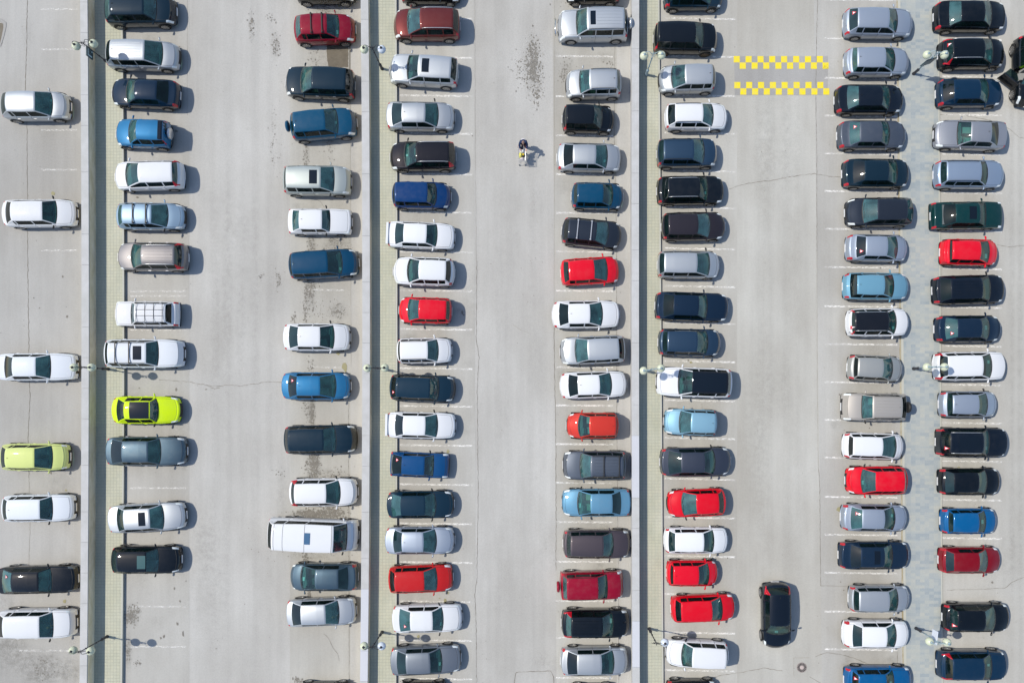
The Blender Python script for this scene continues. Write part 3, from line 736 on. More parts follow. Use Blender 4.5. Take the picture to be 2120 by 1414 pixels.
# worn white bay lines
k = NT('worn_white_paint'); n = k.noise(9, 4, .75, k.mapped((.45, 1.5, 1))); n2 = k.noise(.8, 2, .5)
f = k.ramp(k.math('ADD', k.math('MULTIPLY', n, .8), k.math('MULTIPLY', n2, .28)), [(.45, G(.08)), (.62, G(.9))])
tr = k.n('ShaderNodeBsdfTransparent'); k.base((.78, .77, .74, 1), .8, .3); mx = k.n('ShaderNodeMixShader')
k.l(f, mx.inputs[0]); k.l(tr.outputs[0], mx.inputs[1]); k.l(k.b.outputs[0], mx.inputs[2]); k.l(mx.outputs[0], k.o.inputs[0]); M['line'] = k.m
k = NT('faded_white_paint'); n = k.noise(9, 4, .75, k.mapped((.5, 1.5, 1)))
f = k.ramp(n, [(.44, G(0)), (.60, G(.75))]); tr = k.n('ShaderNodeBsdfTransparent'); k.base((.76, .75, .72, 1), .8, .3); mx = k.n('ShaderNodeMixShader')
k.l(f, mx.inputs[0]); k.l(tr.outputs[0], mx.inputs[1]); k.l(k.b.outputs[0], mx.inputs[2]); k.l(mx.outputs[0], k.o.inputs[0]); M['line2'] = k.m
def lines(x0, x1, ys, slope, mb, mi=0, wd=3.6):
    for y in ys:
        a, b, c_, d_ = W(x0, y - wd / 2), W(x1, y + slope - wd / 2), W(x1, y + slope + wd / 2), W(x0, y + wd / 2)
        mb.add([(q.x, q.y, .009) for q in (d_, c_, b, a)], [(0, 1, 2, 3)], mi)
ln = MB()
lines(828, 978, [38, 119, 198, 276, 360, 439, 521, 601, 681, 762, 840, 921, 1002, 1083, 1163, 1244, 1324, 1404], 2, ln)
lines(1151, 1269, [117, 200, 281, 361, 441, 521, 602, 681, 760, 839, 919, 999, 1080, 1162, 1243, 1319, 1402], 1, ln)
lines(1376, 1522, [38, 116, 197, 275, 353, 429, 514, 592, 668, 747, 828, 906, 990, 1070, 1150, 1229, 1308, 1386], 3, ln)
lines(1707, 1858, [0, 80, 162, 240, 318, 396, 474, 553, 634, 712, 791, 869, 947, 1028, 1106, 1185, 1265, 1343], 2, ln)
lines(1951, 2074, [82, 159, 238, 319, 399, 478, 556, 636, 716, 796, 875, 954, 1034, 1113], 2, ln)
lines(270, 385, [603, 613, 683, 1010, 1255, 1338], 0, ln, 1); lines(85, 160, [20, 103, 270, 352, 519, 1346], 0, ln, 1); lines(640, 712, [600, 680, 760, 930], 1, ln, 1)
lines(40, 95, [1346], 0, ln, 1)
ln.build('bay_lines', [M['line'], M['line2']], ground)
# yellow checkers across the lane, on a newer strip
sheet('road_patch', [(1520, 117), (1714, 117), (1714, 198), (1521, 198)], .003, M['patch'], ground)
k = NT('yellow_road_paint'); n = k.noise(5, 4, .7)
k.base(k.mix(k.ramp(n, [(.4, G(0)), (.75, G(1))]), (.78, .62, .004, 1), (.60, .52, .14, 1)), .75, .3); M['yellow'] = k.m
yb = MB(); rr_ = random.Random(3)
for (bx, by) in ((1519, 117), (1520, 170.5)):
    for i in range(16):
        x = bx + i * 12.27; y = by + (0 if i % 2 == 0 else 13.2); s = 12.6
        j = rr_.uniform(-.3, .3); q = [W(x + j, y), W(x + s + j, y), W(x + s + j, y + s + .6), W(x + j, y + s + .6)]
        yb.add([(p.x, p.y, .010) for p in q[::-1]], [(0, 1, 2, 3)])
yb.build('yellow_checker_marking', [M['yellow']], ground)
# dirt: crumbs and splashes
k = NT('oil_stains'); n = k.noise(3, 4, .7); k.base(k.mix(n, (.12, .11, .10, 1), (.28, .265, .23, 1)), .9, .3); M['stain'] = k.m
k = NT('damp_ground'); n = k.noise(1.1, 5, .7); k.base(k.mix(k.ramp(n, [(.35, G(0)), (.7, G(1))]), (.085, .07, .05, 1), (.15, .13, .095, 1)), .6, .4); M['damp'] = k.m
M['moss'] = simple('yellow_moss', (.30, .28, .17, 1), .95, .1); M['dampdark'] = simple('damp_edge', (.17, .16, .14, 1), .8, .3)
dt = MB(); rd = random.Random(11)
def blob(x, y, r, mi, asp=1.0, z=.012):
    n = rd.randint(5, 8); a0 = rd.uniform(0, 6.28); vs = []
    for i in range(n):
        rr2 = r * rd.uniform(.55, 1.15); a = a0 + 2 * math.pi * i / n; p = W(x + rr2 * math.cos(a), y + rr2 * math.sin(a) * asp); vs.append((p.x, p.y, z))
    dt.add(vs[::-1], [tuple(range(n))], mi)
def cloud(x, y, sx, sy, n, r0, r1, mi=0):
    for _ in range(n):
        blob(rd.gauss(x, sx), rd.gauss(y, sy), rd.uniform(r0, r1) * rd.choice([.8, 1.1, 1.4]), mi, rd.uniform(.6, 1.6), .012 + rd.uniform(0, .001))
cloud(1104, 125, 7, 24, 330, .5, 1.8); cloud(1108, 165, 9, 26, 130, .5, 1.6); cloud(1085, 145, 12, 16, 110, .4, 1.5); cloud(1112, 195, 5, 18, 90, .4, 1.6)
cloud(1172, 142, 8, 14, 50, .4, 1.4); cloud(1262, 133, 5, 4, 25, .4, 1.3); cloud(1163, 160, 4, 6, 30, .5, 1.6); cloud(1185, 12, 14, 4, 20, .4, 1.2)
cloud(571, 95, 5, 12, 60, .4, 1.5); cloud(520, 55, 3, 14, 45, .4, 1.6); cloud(563, 40, 5, 6, 20, .4, 1.3); cloud(675, 18, 14, 6, 40, .5, 1.8, 0); cloud(640, 8, 7, 4, 25, .5, 1.8)
cloud(650, 125, 7, 14, 30, .4, 1.5); cloud(634, 315, 3, 18, 60, .5, 1.7); cloud(682, 300, 4, 16, 40, .4, 1.4); cloud(567, 280, 4, 30, 50, .3, 1.1); cloud(573, 330, 8, 20, 30, .3, .9)
cloud(645, 500, 4, 14, 60, .5, 1.6); cloud(697, 505, 12, 10, 120, .4, 1.5); cloud(643, 600, 6, 22, 140, .5, 1.6); cloud(632, 630, 3, 30, 130, .4, 1.4); cloud(700, 645, 9, 10, 110, .4, 1.3)
cloud(576, 580, 3, 10, 40, .4, 1.5); cloud(543, 570, 4, 5, 15, .4, 1.2); cloud(608, 660, 3, 5, 25, .6, 2.0); cloud(650, 585, 8, 4, 30, .4, 1.2); cloud(670, 650, 14, 14, 60, .3, 1.0)
cloud(646, 850, 3, 18, 150, .5, 1.8); cloud(650, 965, 7, 18, 320, .6, 2.0); cloud(633, 845, 3, 15, 50, .4, 1.3); cloud(680, 985, 20, 8, 120, .4, 1.5); cloud(643, 760, 4, 14, 50, .4, 1.3)
cloud(645, 1064, 16, 5, 260, .7, 2.2); cloud(690, 1062, 14, 6, 200, .6, 2.0); cloud(632, 1155, 3, 8, 40, .6, 1.7); cloud(640, 1230, 2, 7, 40, .5, 1.5); cloud(650, 1145, 40, 7, 70, .3, 1.1)
cloud(270, 1275, 7, 9, 150, .5, 1.9); cloud(285, 1262, 5, 6, 50, .4, 1.4); cloud(264, 1345, 3, 14, 60, .4, 1.4); cloud(282, 1372, 5, 5, 25, .4, 1.4)
cloud(90, 1385, 14, 12, 60, .4, 1.4); cloud(617, 1408, 4, 3, 40, .6, 2.0); cloud(580, 980, 8, 5, 20, .4, 1.1)
for x, y, r, a, mi in ((372, 97, 1.5, 1, 0), (365, 272, 4, .7, 0), (361, 1218, 2, 2.2, 0), (367, 1291, 2.8, 2, 0), (379, 1312, 2.6, 2.6, 0), (339, 1317, 3, 1.6, 0), (333, 1320, 2.6, 1.2, 0), (373, 1244, 2.2, 1.2, 0), (385, 1202, 1.6, 1, 0),
    (110, 400, 5, 1, 2), (285, 409, 3.5, .7, 0), (377, 492, 2, 1, 0), (130, 573, 2, 1.6, 0), (139, 656, 3, 1.2, 0), (82, 638, 2, .8, 0), (70, 617, 1.6, 1, 0), (105, 978, 2, 2, 0), (137, 1015, 3, .8, 2), (134, 1244, 3.6, 1.2, 2),
    (365, 807, 2.6, 1.5, 0), (288, 803, 1.6, 1, 0), (427, 806, 3, .6, 0), (714, 761, 6, 1.8, 2), (700, 732, 5, .8, 2), (928, 934, 4, 1.2, 2), (922, 1244, 3.5, 1.6, 2), (866, 1317, 3.5, 1.2, 2), (927, 1227, 3.5, .8, 2), (910, 1238, 2, .6, 2),
    (1430, 750, 4, .8, 2), (1425, 746, 2.5, 1, 0), (1508, 621, 2, 1, 0), (1413, 1017, 4.5, .9, 0), (1738, 817, 2, 1, 0), (1800, 886, 1.6, 1, 0), (1770, 543, 4, 1, 2), (1823, 555, 2, 1, 0), (1755, 477, 2.4, .4, 0), (1985, 968, 5, .7, 2), (1737, 1054, 6, 1.2, 2),
    (2054, 1205, 2.4, 1, 0), (1747, 1221, 2.0, .8, 0), (1740, 1204, 1.4, 1, 0), (1268, 1330, 2, 1, 0), (957, 647, 2.6, 1.8, 0), (960, 652, 2, 1, 0), (1396, 85, 1.6, 1, 0), (1362, 352, 4, 1, 2), (978, 282, 1.6, 1, 0), (448, 1342, 2.4, .5, 0), (1395, 1084, 1.4, 1, 0),
    (1506, 1155, 2, 1, 0), (1250, 441, 2.6, .7, 2), (1225, 22, 1.6, 1, 0), (1262, 10, 4, .5, 2), (703, 14, 4, .8, 2), (1900, 1257, 2.4, 1, 0), (1880, 1400, 3, 1, 0), (1105, 612, 1.2, 1, 0), (1109, 535, 1.2, 1, 0), (1100, 545, 1, 1, 0), (1105, 502, 1, 1, 0)):
    blob(x, y, r, mi, a)
for _ in range(700): blob(rd.uniform(-20, 2130), rd.uniform(-10, 1420), rd.uniform(.25, .9), 0, rd.uniform(.5, 1.6), .0125)
o = dt.build('dirt', [M['stain'], M['damp'], M['moss']], ground)
# soft grime under the speckles, tyre-darkened wheel lanes
k = NT('soft_grime'); at = k.n('ShaderNodeAttribute', attribute_name='a'); n = k.noise(2.6, 6, .75); n3 = k.noise(14, 3, .7)
f = k.math('MULTIPLY', at.outputs['Fac'], k.ramp(k.math('ADD', k.math('MULTIPLY', n, .7), k.math('MULTIPLY', n3, .3)), [(.42, G(.05)), (.62, G(1))]))
tr = k.n('ShaderNodeBsdfTransparent'); k.base((.17, .16, .135, 1), .9, .2); mx = k.n('ShaderNodeMixShader')
k.l(f, mx.inputs[0]); k.l(tr.outputs[0], mx.inputs[1]); k.l(k.b.outputs[0], mx.inputs[2]); k.l(mx.outputs[0], k.o.inputs[0]); M['grime'] = k.m
def grime(items):
    vs = []; fs = []; al = []
    for (x, y, rx, ry, a) in items:
        n0 = len(vs); n = 16; R3 = (0, .35, .7, 1.0); A3 = (1, .8, .35, 0)
        z = .0050 + len(al) * 1e-6
        for r, aa in zip(R3, A3):
            for q in range(n): t = 2 * math.pi * q / n; p = W(x + rx * r * math.cos(t), y + ry * r * math.sin(t)); vs.append((p.x, p.y, z)); al.append(a * aa)
        for i in range(3):
            for q in range(n): b0, b1 = n0 + i * n + q, n0 + i * n + (q + 1) % n; fs.append((b0, b0 + n, b1 + n, b1))
    o = mesh('grime', vs, fs, [M['grime']], ground); at_ = o.data.attributes.new('a', 'FLOAT', 'POINT'); at_.data.foreach_set('value', al); return o
it = [(1104, 140, 26, 75, .38), (1172, 145, 18, 30, .22), (571, 95, 14, 36, .25), (520, 55, 8, 36, .3), (675, 18, 50, 16, .35), (634, 315, 9, 46, .35), (645, 500, 12, 40, .4), (697, 505, 34, 26, .35),
      (643, 600, 14, 60, .35), (700, 645, 26, 26, .25), (646, 850, 10, 50, .6), (650, 965, 18, 52, .6), (680, 985, 50, 20, .25), (650, 1064, 60, 14, .7), (640, 1150, 46, 16, .3), (272, 1272, 22, 30, .5), (266, 1350, 9, 50, .4),
      (90, 1385, 60, 50, .5), (20, 1340, 50, 70, .4), (150, 1390, 30, 40, .3), (10, 1250, 30, 50, .2), (150, 1180, 20, 40, .2), (120, 1000, 40, 30, .15), (640, 1240, 6, 24, .4), (1250, 120, 30, 14, .2), (1600, 300, 70, 160, .10), (1560, 900, 40, 260, .10), (480, 600, 70, 300, .08), (430, 1200, 60, 200, .10)]
rg = random.Random(5)
for L__, (xa, xb) in (((610, 720), (610, 720)), ((840, 970), (840, 970)), ((1160, 1270), (1160, 1270)), ((1385, 1510), (1385, 1510)), ((1715, 1850), (1715, 1850)), ((1955, 2070), (1955, 2070)), ((270, 385), (270, 385))):
    for _ in range(12): it.append((rg.uniform(xa, xb), rg.uniform(0, 1414), rg.uniform(8, 30), rg.uniform(8, 26), rg.uniform(.06, .26)))
for x in (445, 470, 530, 560, 1030, 1048, 1100, 1120, 1575, 1592, 1630, 1650): it.append((x, 700, 13, 1050, .06))
for x in (2095, 2112): it.append((x, 700, 8, 1000, .12))
for _ in range(60): it.append((rg.uniform(0, 2120), rg.uniform(0, 1414), rg.uniform(10, 60), rg.uniform(20, 110), rg.uniform(.03, .12)))
grime(it)
# wet square gap in the slabs under the dark red minivan
def rag(pts, amp, seed):
    r_ = random.Random(seed); out = []
    for (x0, y0), (x1, y1) in zip(pts, pts[1:] + pts[:1]):
        n = max(1, int(math.hypot(x1 - x0, y1 - y0) / 3))
        for i in range(n): t = i / n; out.append((x0 + (x1 - x0) * t + r_.uniform(-amp, amp), y0 + (y1 - y0) * t + r_.uniform(-amp, amp)))
    return out
sheet('damp_patch', rag([(676, 88), (721, 88), (721, 140), (680, 141), (677, 120)], .6, 1), .006, M['damp'], ground)
sheet('damp_patch', [(722.5, 88), (726, 88), (726, 146), (722.5, 146)], .006, M['dampdark'], ground)
sheet('damp_patch', rag([(-12, 47), (6, 49), (9, 60), (4, 92), (-12, 94)], .4, 2), .012, M['damp'], ground)
rim = MB(); P = [(-12, 38), (4, 40), (13, 47), (13, 56), (9, 74), (2, 97), (-12, 99)]
Q = [(-12, 45), (2, 46), (7, 51), (7.5, 58), (4, 76), (0, 92), (-12, 93)]
vs = [tuple(W(x, y)) for x, y in P] + [tuple(W(x, y)) for x, y in Q]; vs = [(v[0], v[1], .02) for v in vs] + [(v[0], v[1], -.004) for v in vs]
n = len(P); fs = [(i, i + 1, n + i + 1, n + i) for i in range(n - 1)] + [(i, i + 2 * n, i + 1 + 2 * n, i + 1) for i in range(n - 1)] + [(n + i, n + i + 1, 3 * n + i + 1, 3 * n + i) for i in range(n - 1)]
rim.add(vs, fs); ro = rim.build('open_drain', [simple('frame_steel', G(.22), .6, .5, .2)])
tag(ro, 'grey steel edge around a muddy drain opening, cut by the top left frame edge', 'drain')
# round drain grate
gr = empty('drain_grate', W(1660, 1381), 0); tag(gr, 'round slotted drain grate in the lane below the driving black car', 'drain grate')
MB().lathe([(.0, .012), (.335, .012), (.34, .0)], 32).build('rim', [simple('grate_iron', (.30, .26, .24, 1), .7, .4, .2)], gr, False)
g_ = MB()
for k_ in range(16):
    a = 2 * math.pi * k_ / 16; c_, s_ = math.cos(a), math.sin(a)
    g_.add([(c_ * .15 - s_ * .018, s_ * .15 + c_ * .018, .016), (c_ * .15 + s_ * .018, s_ * .15 - c_ * .018, .016), (c_ * .29 + s_ * .034, s_ * .29 - c_ * .034, .016), (c_ * .29 - s_ * .034, s_ * .29 + c_ * .034, .016)], [(0, 1, 2, 3)])
g_.build('slots', [M['trim']], gr); MB().lathe([(0, .022), (.10, .020), (.12, .012)], 20).build('hub', [simple('grate_hub', (.46, .38, .35, 1), .8)], gr)
# ------------------------------------------------------------------ the cars
# zoomed columns (x4 from the column's origin): rear, front | rows: rear, front | type colour | cowl, roof front, roof rear, rear glass base | options | look
N_ = None
CARS = [
 (0, 0, [
  (30, 585, 219, 218, 'mpv', 'silver', (440, 290, 42, N_), '', 'silver minivan with pale roof'),
  (35, 640, 442, 440, 'wagon', 'white', (475, 350, 85, 48), 'darkmirror', 'white station wagon'),
  (-6, 640, 760, 759, 'sedan', 'pearl', (425, 295, 100, 38), '', 'white sedan under a lamp globe'),
  (28, 578, 946, 946, 'mpv', 'lime', (440, 285, 40, N_), '', 'pale lime green hatchback'),
  (35, 625, 1053, 1051, 'wagon', 'pearl', (440, 330, 52, N_), 'aerial', 'white station wagon'),
  (-12, 645, 1202, 1199, 'sedan', 'black', (435, 320, 90, 20), 'darklamp tri=u', 'black sedan'),
  (5, 635, 1292, 1290, 'suv', 'white', (445, 325, 20, N_), 'H=1.68', 'white SUV'),
 ]),
 (1, 0, [
  (885, 1460, 22, 20, 'suv', 'tealblack', (1300, 1188, 905, N_), 'aerial', 'black SUV'),
  (890, 1490, 112, 115, 'mpv', 'silver', (1350, 1195, 905, N_), 'ribs', 'silver minivan with ribbed roof'),
  (1490, 922, 195, 189, 'sedan', 'navy', (1045, 1112, 1295, 1400), '', 'dark navy sedan nosed to the walkway'),
  (1414, 955, 278, 274, 'cross', 'skyblue', (1065, 1125, 1360, 1385), 'spare=s H=1.66 W=1.76 sun=1303,1362 sunw=.68', '!small bright blue offroader with grey spare wheel on its tail'),
  (1525, 945, 361, 365, 'cross', 'white', (1040, 1140, 1420, 1475), 'H=1.56', 'white crossover'),
  (972, 1535, 447, 448, 'hatch', 'lightblue2', (1395, 1252, 1005, 978), 'bars=k,1100,1208', '!silver blue hatchback with two black roof bars and dark rear glass'),
  (1558, 970, 532, 531, 'cross', 'taupe', (1085, 1165, 1440, 1510), 'rails=silver ribs chrome', '!brownish grey crossover with silver roof rails and ribbed roof'),
  (1482, 948, 650, 649, 'ladaw', 'white', (1085, 1110, 1365, 1425), 'rack ribs', '!boxy white old wagon carrying a black roof rack'),
  (882, 1528, 732, 732, 'suv', 'pearl', (1315, 1208, 888, N_), 'bars=k,955,1070 sun=1100,1170 rails=black H=1.66', '!white SUV with sunroof and two roof bars, just above the neon yellow coupe'),
  (930, 1500, 849, 849, 'beetle', 'neon', (1312, 1240, 1024, 965), 'sun=1068,1232 sunw=.60', '!neon yellow round coupe with a large dark glass roof'),
  (887, 1548, 934, 934, 'sedan', 'steel', (1335, 1225, 1005, 918), 'W=1.88 chrome', 'steel grey sedan'),
  (905, 1542, 1076, 1067, 'sedan', 'silver', (1360, 1240, 1020, 968), 'sun=1145,1202 W=1.84', '!silver sedan with small sunroof, between the steel grey sedan and the black hatchback'),
  (932, 1502, 1159, 1159, 'hatch', 'black', (1320, 1210, 962, N_), 'sun=1135,1203 sunclear W=1.78 H=1.55', '!black hatchback with a teal glass sunroof, near the two dropped twigs'),
 ]),
 (2, 530, [
  (330, 826, -27, -27, 'suv', 'black', (N_,) * 4, '', '!black SUV cut by the top edge, above the dark red minivan'),
  (318, 825, 61, 57, 'mpv', 'darkred', (690, 585, 365, 328), 'bars=k,455,545 H=1.58', '!dark red minivan with two thin black roof bars'),
  (820, 240, 174, 168, 'suv', 'tealblack', (370, 458, 740, 800), 'chrome W=1.88', 'chrome trimmed black SUV'),
  (292, 835, 263, 251, 'suv', 'teal', (680, 570, 305, N_), 'spare=c W=1.84', '!dark blue SUV with blue spare wheel cover on its tail'),
  (232, 790, 373, 374, 'suv', 'olive', (650, 535, 245, N_), 'sun=440,505 H=1.64', '!pale silver green SUV with black sunroof'),
  (265, 795, 458, 458, 'ladah', 'white', (615, 545, 355, 300), 'darkmirror', '!old white liftback with dark rear window, below the silver green SUV'),
  (278, 852, 551, 542, 'mpv', 'teal', (715, 592, 290, N_), 'aerial W=1.80', '!metallic blue minivan parked at a slant below the old white liftback'),
  (228, 782, 698, 698, 'sedan', 'white', (650, 530, 345, 272), '', 'white sedan'),
  (215, 785, 799, 799, 'sedan', 'skyblue', (665, 530, 335, 266), 'tri=u', '!bright sky blue sedan with a triangle sticker on its rear glass'),
  (240, 838, 911, 908, 'suv', 'tealblack', (665, 560, 262, N_), 'H=1.66', 'black long SUV'),
  (280, 845, 1020, 1018, 'cross', 'white', (700, 580, 315, 290), 'H=1.6', 'white crossover'),
  (120, 850, 1102, 1109, 'van', 'white', (755, 640, 125, N_), 'vent', '!long white passenger van with a blue roof vent'),
  (845, 280, 1195, 1195, 'sedan', 'steel', (370, 488, 680, 768), 'chrome', 'blue grey sedan facing away from the wall'),
  (255, 832, 1270, 1265, 'sedan', 'silver', (690, 575, 370, 296), 'chrome', 'silver sedan'),
  (350, 790, 1443, 1443, 'hatch', 'black', (N_,) * 4, '', '!black car cut by the bottom edge, below the silver sedan and the stained ground'),
 ]),
 (3, 530, [
  (1190, 1700, -26, -26, 'sedan', 'black', (N_,) * 4, '', '!black car cut by the top edge, above the maroon SUV'),
  (1690, 1135, 50, 50, 'suv', 'maroon', (1250, 1355, 1630, 1685), 'rails=silver H=1.68', '!maroon brown SUV with silver roof rails'),
  (1675, 1100, 150, 141, 'suv', 'silver', (1250, 1340, 1612, 1665), 'sun=1370,1430 scoop H=1.6', '!silver SUV with vented bonnet, blue bonnet panel and square sunroof'),
  (1075, 1645, 239, 240, 'sedan', 'silver', (1510, 1400, 1205, 1120), '', 'silver sedan'),
  (1655, 1105, 322, 323, 'cross', 'brownblack', (1225, 1320, 1595, 1640), 'rails=silver H=1.66', 'black crossover with tall red lamps'),
  (1128, 1615, 403, 405, 'mpv', 'blue', (1495, 1418, 1145, N_), 'W=1.70 H=1.66', 'deep blue minivan'),
  (1082, 1648, 484, 490, 'sedan', 'white', (1500, 1410, 1220, 1148), 'spoiler W=1.7', 'white sedan with rear spoiler'),
  (1645, 1130, 564, 560, 'cross', 'white', (1250, 1345, 1570, 1615), 'H=1.6 tl=low', 'white crossover with red tail lamps'),
  (1620, 1178, 644, 641, 'hatch', 'red', (1255, 1345, 1572, 1606), 'W=1.68', 'bright red small hatchback'),
  (1165, 1625, 727, 725, 'wagon', 'white', (1510, 1420, 1190, N_), 'rails=black W=1.66', 'white small wagon with black rails'),
  (1105, 1650, 801, 806, 'mpv', 'slatedark', (1515, 1440, 1155, 1118), 'tri=d W=1.72', 'dark slate blue minivan'),
  (1075, 1655, 879, 882, 'sedan', 'white', (1505, 1400, 1215, 1148), 'spoiler W=1.72', 'white sedan with rear spoiler'),
  (1108, 1600, 960, 965, 'lada', 'ladablue', (1470, 1392, 1205, 1122), 'tri=u', '!boxy old blue sedan with a triangle sticker'),
  (1080, 1640, 1045, 1044, 'sedan', 'slatedark', (1490, 1400, 1195, 1118), '', 'dark slate sedan'),
  (1065, 1645, 1119, 1119, 'sedan', 'silverblue', (1495, 1385, 1205, 1133), '', 'silver sedan'),
  (1095, 1632, 1201, 1196, 'hatch', 'tomato', (1500, 1390, 1145, 1106), 'W=1.78', 'tomato red hatchback'),
  (1125, 1710, 1282, 1279, 'sedan', 'white', (1550, 1460, 1275, 1183), 'tri=d chrome W=1.8', 'white sedan with triangle sticker'),
  (1110, 1698, 1370, 1364, 'sedan', 'grey', (1540, 1440, 1240, 1163), 'W=1.84', 'mid grey sedan'),
  (1180, 1590, 1441, 1441, 'hatch', 'black', (N_,) * 4, '', '!black car cut by the bottom edge, below the mid grey sedan'),
 ]),
 (4, 1060, [
  (900, 440, -26, -26, 'sedan', 'black', (N_,) * 4, '', '!dark car cut by the top edge, above the silver offroader'),
  (958, 375, 51, 53, 'box', 'silver', (530, 620, 930, N_), 'spare=s sun=648,692 rails=black ribs H=1.8 W=1.86 bull', '!silver offroader with sunroof, spare wheel and front bull bar'),
  (905, 440, 172, 174, 'suv', 'silver', (555, 640, 870, N_), 'rails=black W=1.74 H=1.6', 'small silver SUV with black rails'),
  (412, 845, 244, 246, 'hatch', 'black', (750, 680, 445, N_), 'W=1.7 H=1.66', 'small black SUV'),
  (368, 905, 324, 326, 'sedan', 'silver', (790, 695, 505, 423), '', 'silver sedan'),
  (488, 920, 404, 406, 'hatch', 'teal', (835, 755, 540, 508), 'W=1.68', 'petrol blue hatchback'),
  (408, 905, 476, 488, 'hatch', 'darkgrey', (800, 700, 465, 428), 'bars=s,542,655 W=1.76', '!dark grey hatchback with two silver roof bars, parked at a slant'),
  (400, 888, 565, 557, 'hatch', 'red', (790, 680, 470, 425), 'W=1.74', 'bright red hatchback'),
  (330, 893, 652, 650, 'sedan', 'white', (750, 645, 467, 386), 'W=1.8', 'white sedan with dark rear window'),
  (935, 395, 722, 728, 'suv', 'silver', (520, 625, 885, 928), 'W=1.8 H=1.64', 'silver SUV facing the lane'),
  (395, 952, 799, 794, 'sedan', 'white', (825, 725, 545, 463), 'W=1.74', 'white sedan'),
  (885, 447, 881, 881, 'hatch', 'orangered', (545, 640, 862, N_), 'W=1.68', '!orange red small hatchback facing the lane'),
  (945, 418, 963, 963, 'suv', 'midgrey', (560, 650, 922, N_), 'bars=k,760,888 rails=black ribs', '!dark grey SUV with black roof bars, below the orange red hatchback'),
  (985, 408, 1040, 1041, 'sedan', 'azure', (540, 650, 830, 905), 'W=1.8', '!light steel blue sedan facing the lane'),
  (418, 985, 1126, 1126, 'suv', 'brown', (840, 757, 485, 450), 'H=1.64 W=1.84', '!brownish grey SUV between the steel blue sedan and crimson offroader'),
  (395, 925, 1213, 1210, 'box', 'crimson', (790, 712, 455, 420), 'spare=c rails=black H=1.72 W=1.8', '!crimson offroader with crimson spare wheel cover'),
  (405, 972, 1291, 1291, 'cross', 'black', (840, 752, 490, 445), 'ribs H=1.66', 'black crossover with red corner lamps'),
  (398, 962, 1370, 1369, 'sedan', 'silver', (845, 742, 540, 453), 'W=1.82 chrome', 'silver sedan'),
  (470, 850, 1448, 1448, 'sedan', 'black', (N_,) * 4, '', '!dark car cut by the bottom edge, below the silver sedan by the slab edge'),
 ]),
 (5, 1060, [
  (1250, 1745, -11, -12, 'hatch', 'slatedark', (N_,) * 4, '', '!dark blue car cut by the top edge, above the black SUV with bronze wheels'),
  (1168, 1702, 77, 79, 'suv', 'black', (1585, 1520, 1210, N_), 'bronze W=1.84', '!black SUV with bronze wheels'),
  (1680, 1208, 161, 163, 'mpv', 'silver', (1315, 1430, 1662, N_), 'H=1.56 W=1.72', 'silver compact minivan'),
  (1262, 1782, 241, 240, 'wagon', 'white', (1665, 1580, 1350, 1285), 'W=1.7 rails=white', 'plain white station wagon'),
  (1195, 1700, 317, 316, 'suv', 'slate', (1590, 1505, 1255, 1213), 'rails=black H=1.62 W=1.8', 'slate blue SUV with black rails'),
  (1195, 1754, 394, 392, 'wagon', 'black', (1620, 1555, 1290, 1238), 'rails=silver W=1.8', '!black wagon with pale roof rails, at the end of a long crack'),
  (1232, 1765, 469, 467, 'hatch', 'brownblack2', (1640, 1540, 1295, 1255), 'W=1.8', 'dark brownish hatchback'),
  (1200, 1718, 547, 548, 'wagon', 'silver', (1635, 1532, 1260, 1215), 'H=1.56', 'silver station wagon'),
  (1180, 1790, 632, 637, 'sedan', 'navygrey', (1615, 1545, 1340, 1248), 'W=1.84', 'navy sedan with bright rear glass'),
  (1205, 1728, 708, 710, 'mpv', 'slate', (1620, 1535, 1285, 1243), '', 'slate blue minivan'),
  (1815, 1190, 794, 789, 'suv', 'white', (1372, 1490, 1788, N_), 'blackroof pano W=1.92 H=1.66', '!large white SUV with full black glass roof'),
  (1695, 1252, 876, 872, 'hatch', 'lightblue', (1380, 1480, 1685, N_), 'W=1.7', '!light blue hatchback facing the walkway'),
  (1220, 1812, 957, 955, 'sedan', 'violet', (1680, 1595, 1400, 1288), 'W=1.86', 'dark violet grey sedan'),
  (1770, 1278, 1038, 1044, 'hatch', 'red', (1400, 1525, 1712, 1752), 'W=1.78', '!bright red hatchback nosed to the walkway at a slant'),
  (1255, 1787, 1119, 1119, 'wagon', 'white', (1670, 1587, 1350, 1290), 'W=1.7', '!white wagon between two red hatchbacks'),
  (1275, 1704, 1187, 1187, 'hatch', 'red', (1630, 1545, 1335, 1305), 'W=1.66', '!small red hatchback between the white wagon and the red wagon'),
  (1312, 1845, 1262, 1257, 'wagon', 'red', (1740, 1655, 1400, 1348), 'W=1.74 H=1.54', '!long bright red wagon'),
  (1785, 1268, 1357, 1351, 'mpv', 'white', (1400, 1490, 1775, N_), 'W=1.74 H=1.66', '!white minivan beside a single lamp globe, below the red wagon'),
  (1270, 1700, 1438, 1438, 'sedan', 'black', (N_,) * 4, '', '!dark car cut by the bottom edge, below the white minivan'),
 ]),
 (6, 1590, [
  (620, 1197, 45, 46, 'wagon', 'silverblue', (1070, 1005, 745, 665), 'tri=u W=1.8', 'silver station wagon'),
  (625, 1167, 127, 126, 'hatch', 'silverblue', (1050, 975, 740, 690), 'wrap W=1.76', 'silver liftback with wraparound rear glass'),
  (548, 1120, 205, 204, 'sedan', 'blackblue', (1010, 950, 750, 648), 'W=1.82', 'black sedan'),
  (570, 1140, 279, 278, 'sedan', 'midgrey', (1005, 945, 760, 668), 'tri=u W=1.8', '!dark grey sedan with a triangle sticker, fourth below the top edge'),
  (612, 1167, 358, 358, 'sedan', 'tealblack', (1070, 1000, 800, 698), 'W=1.82', 'black sedan'),
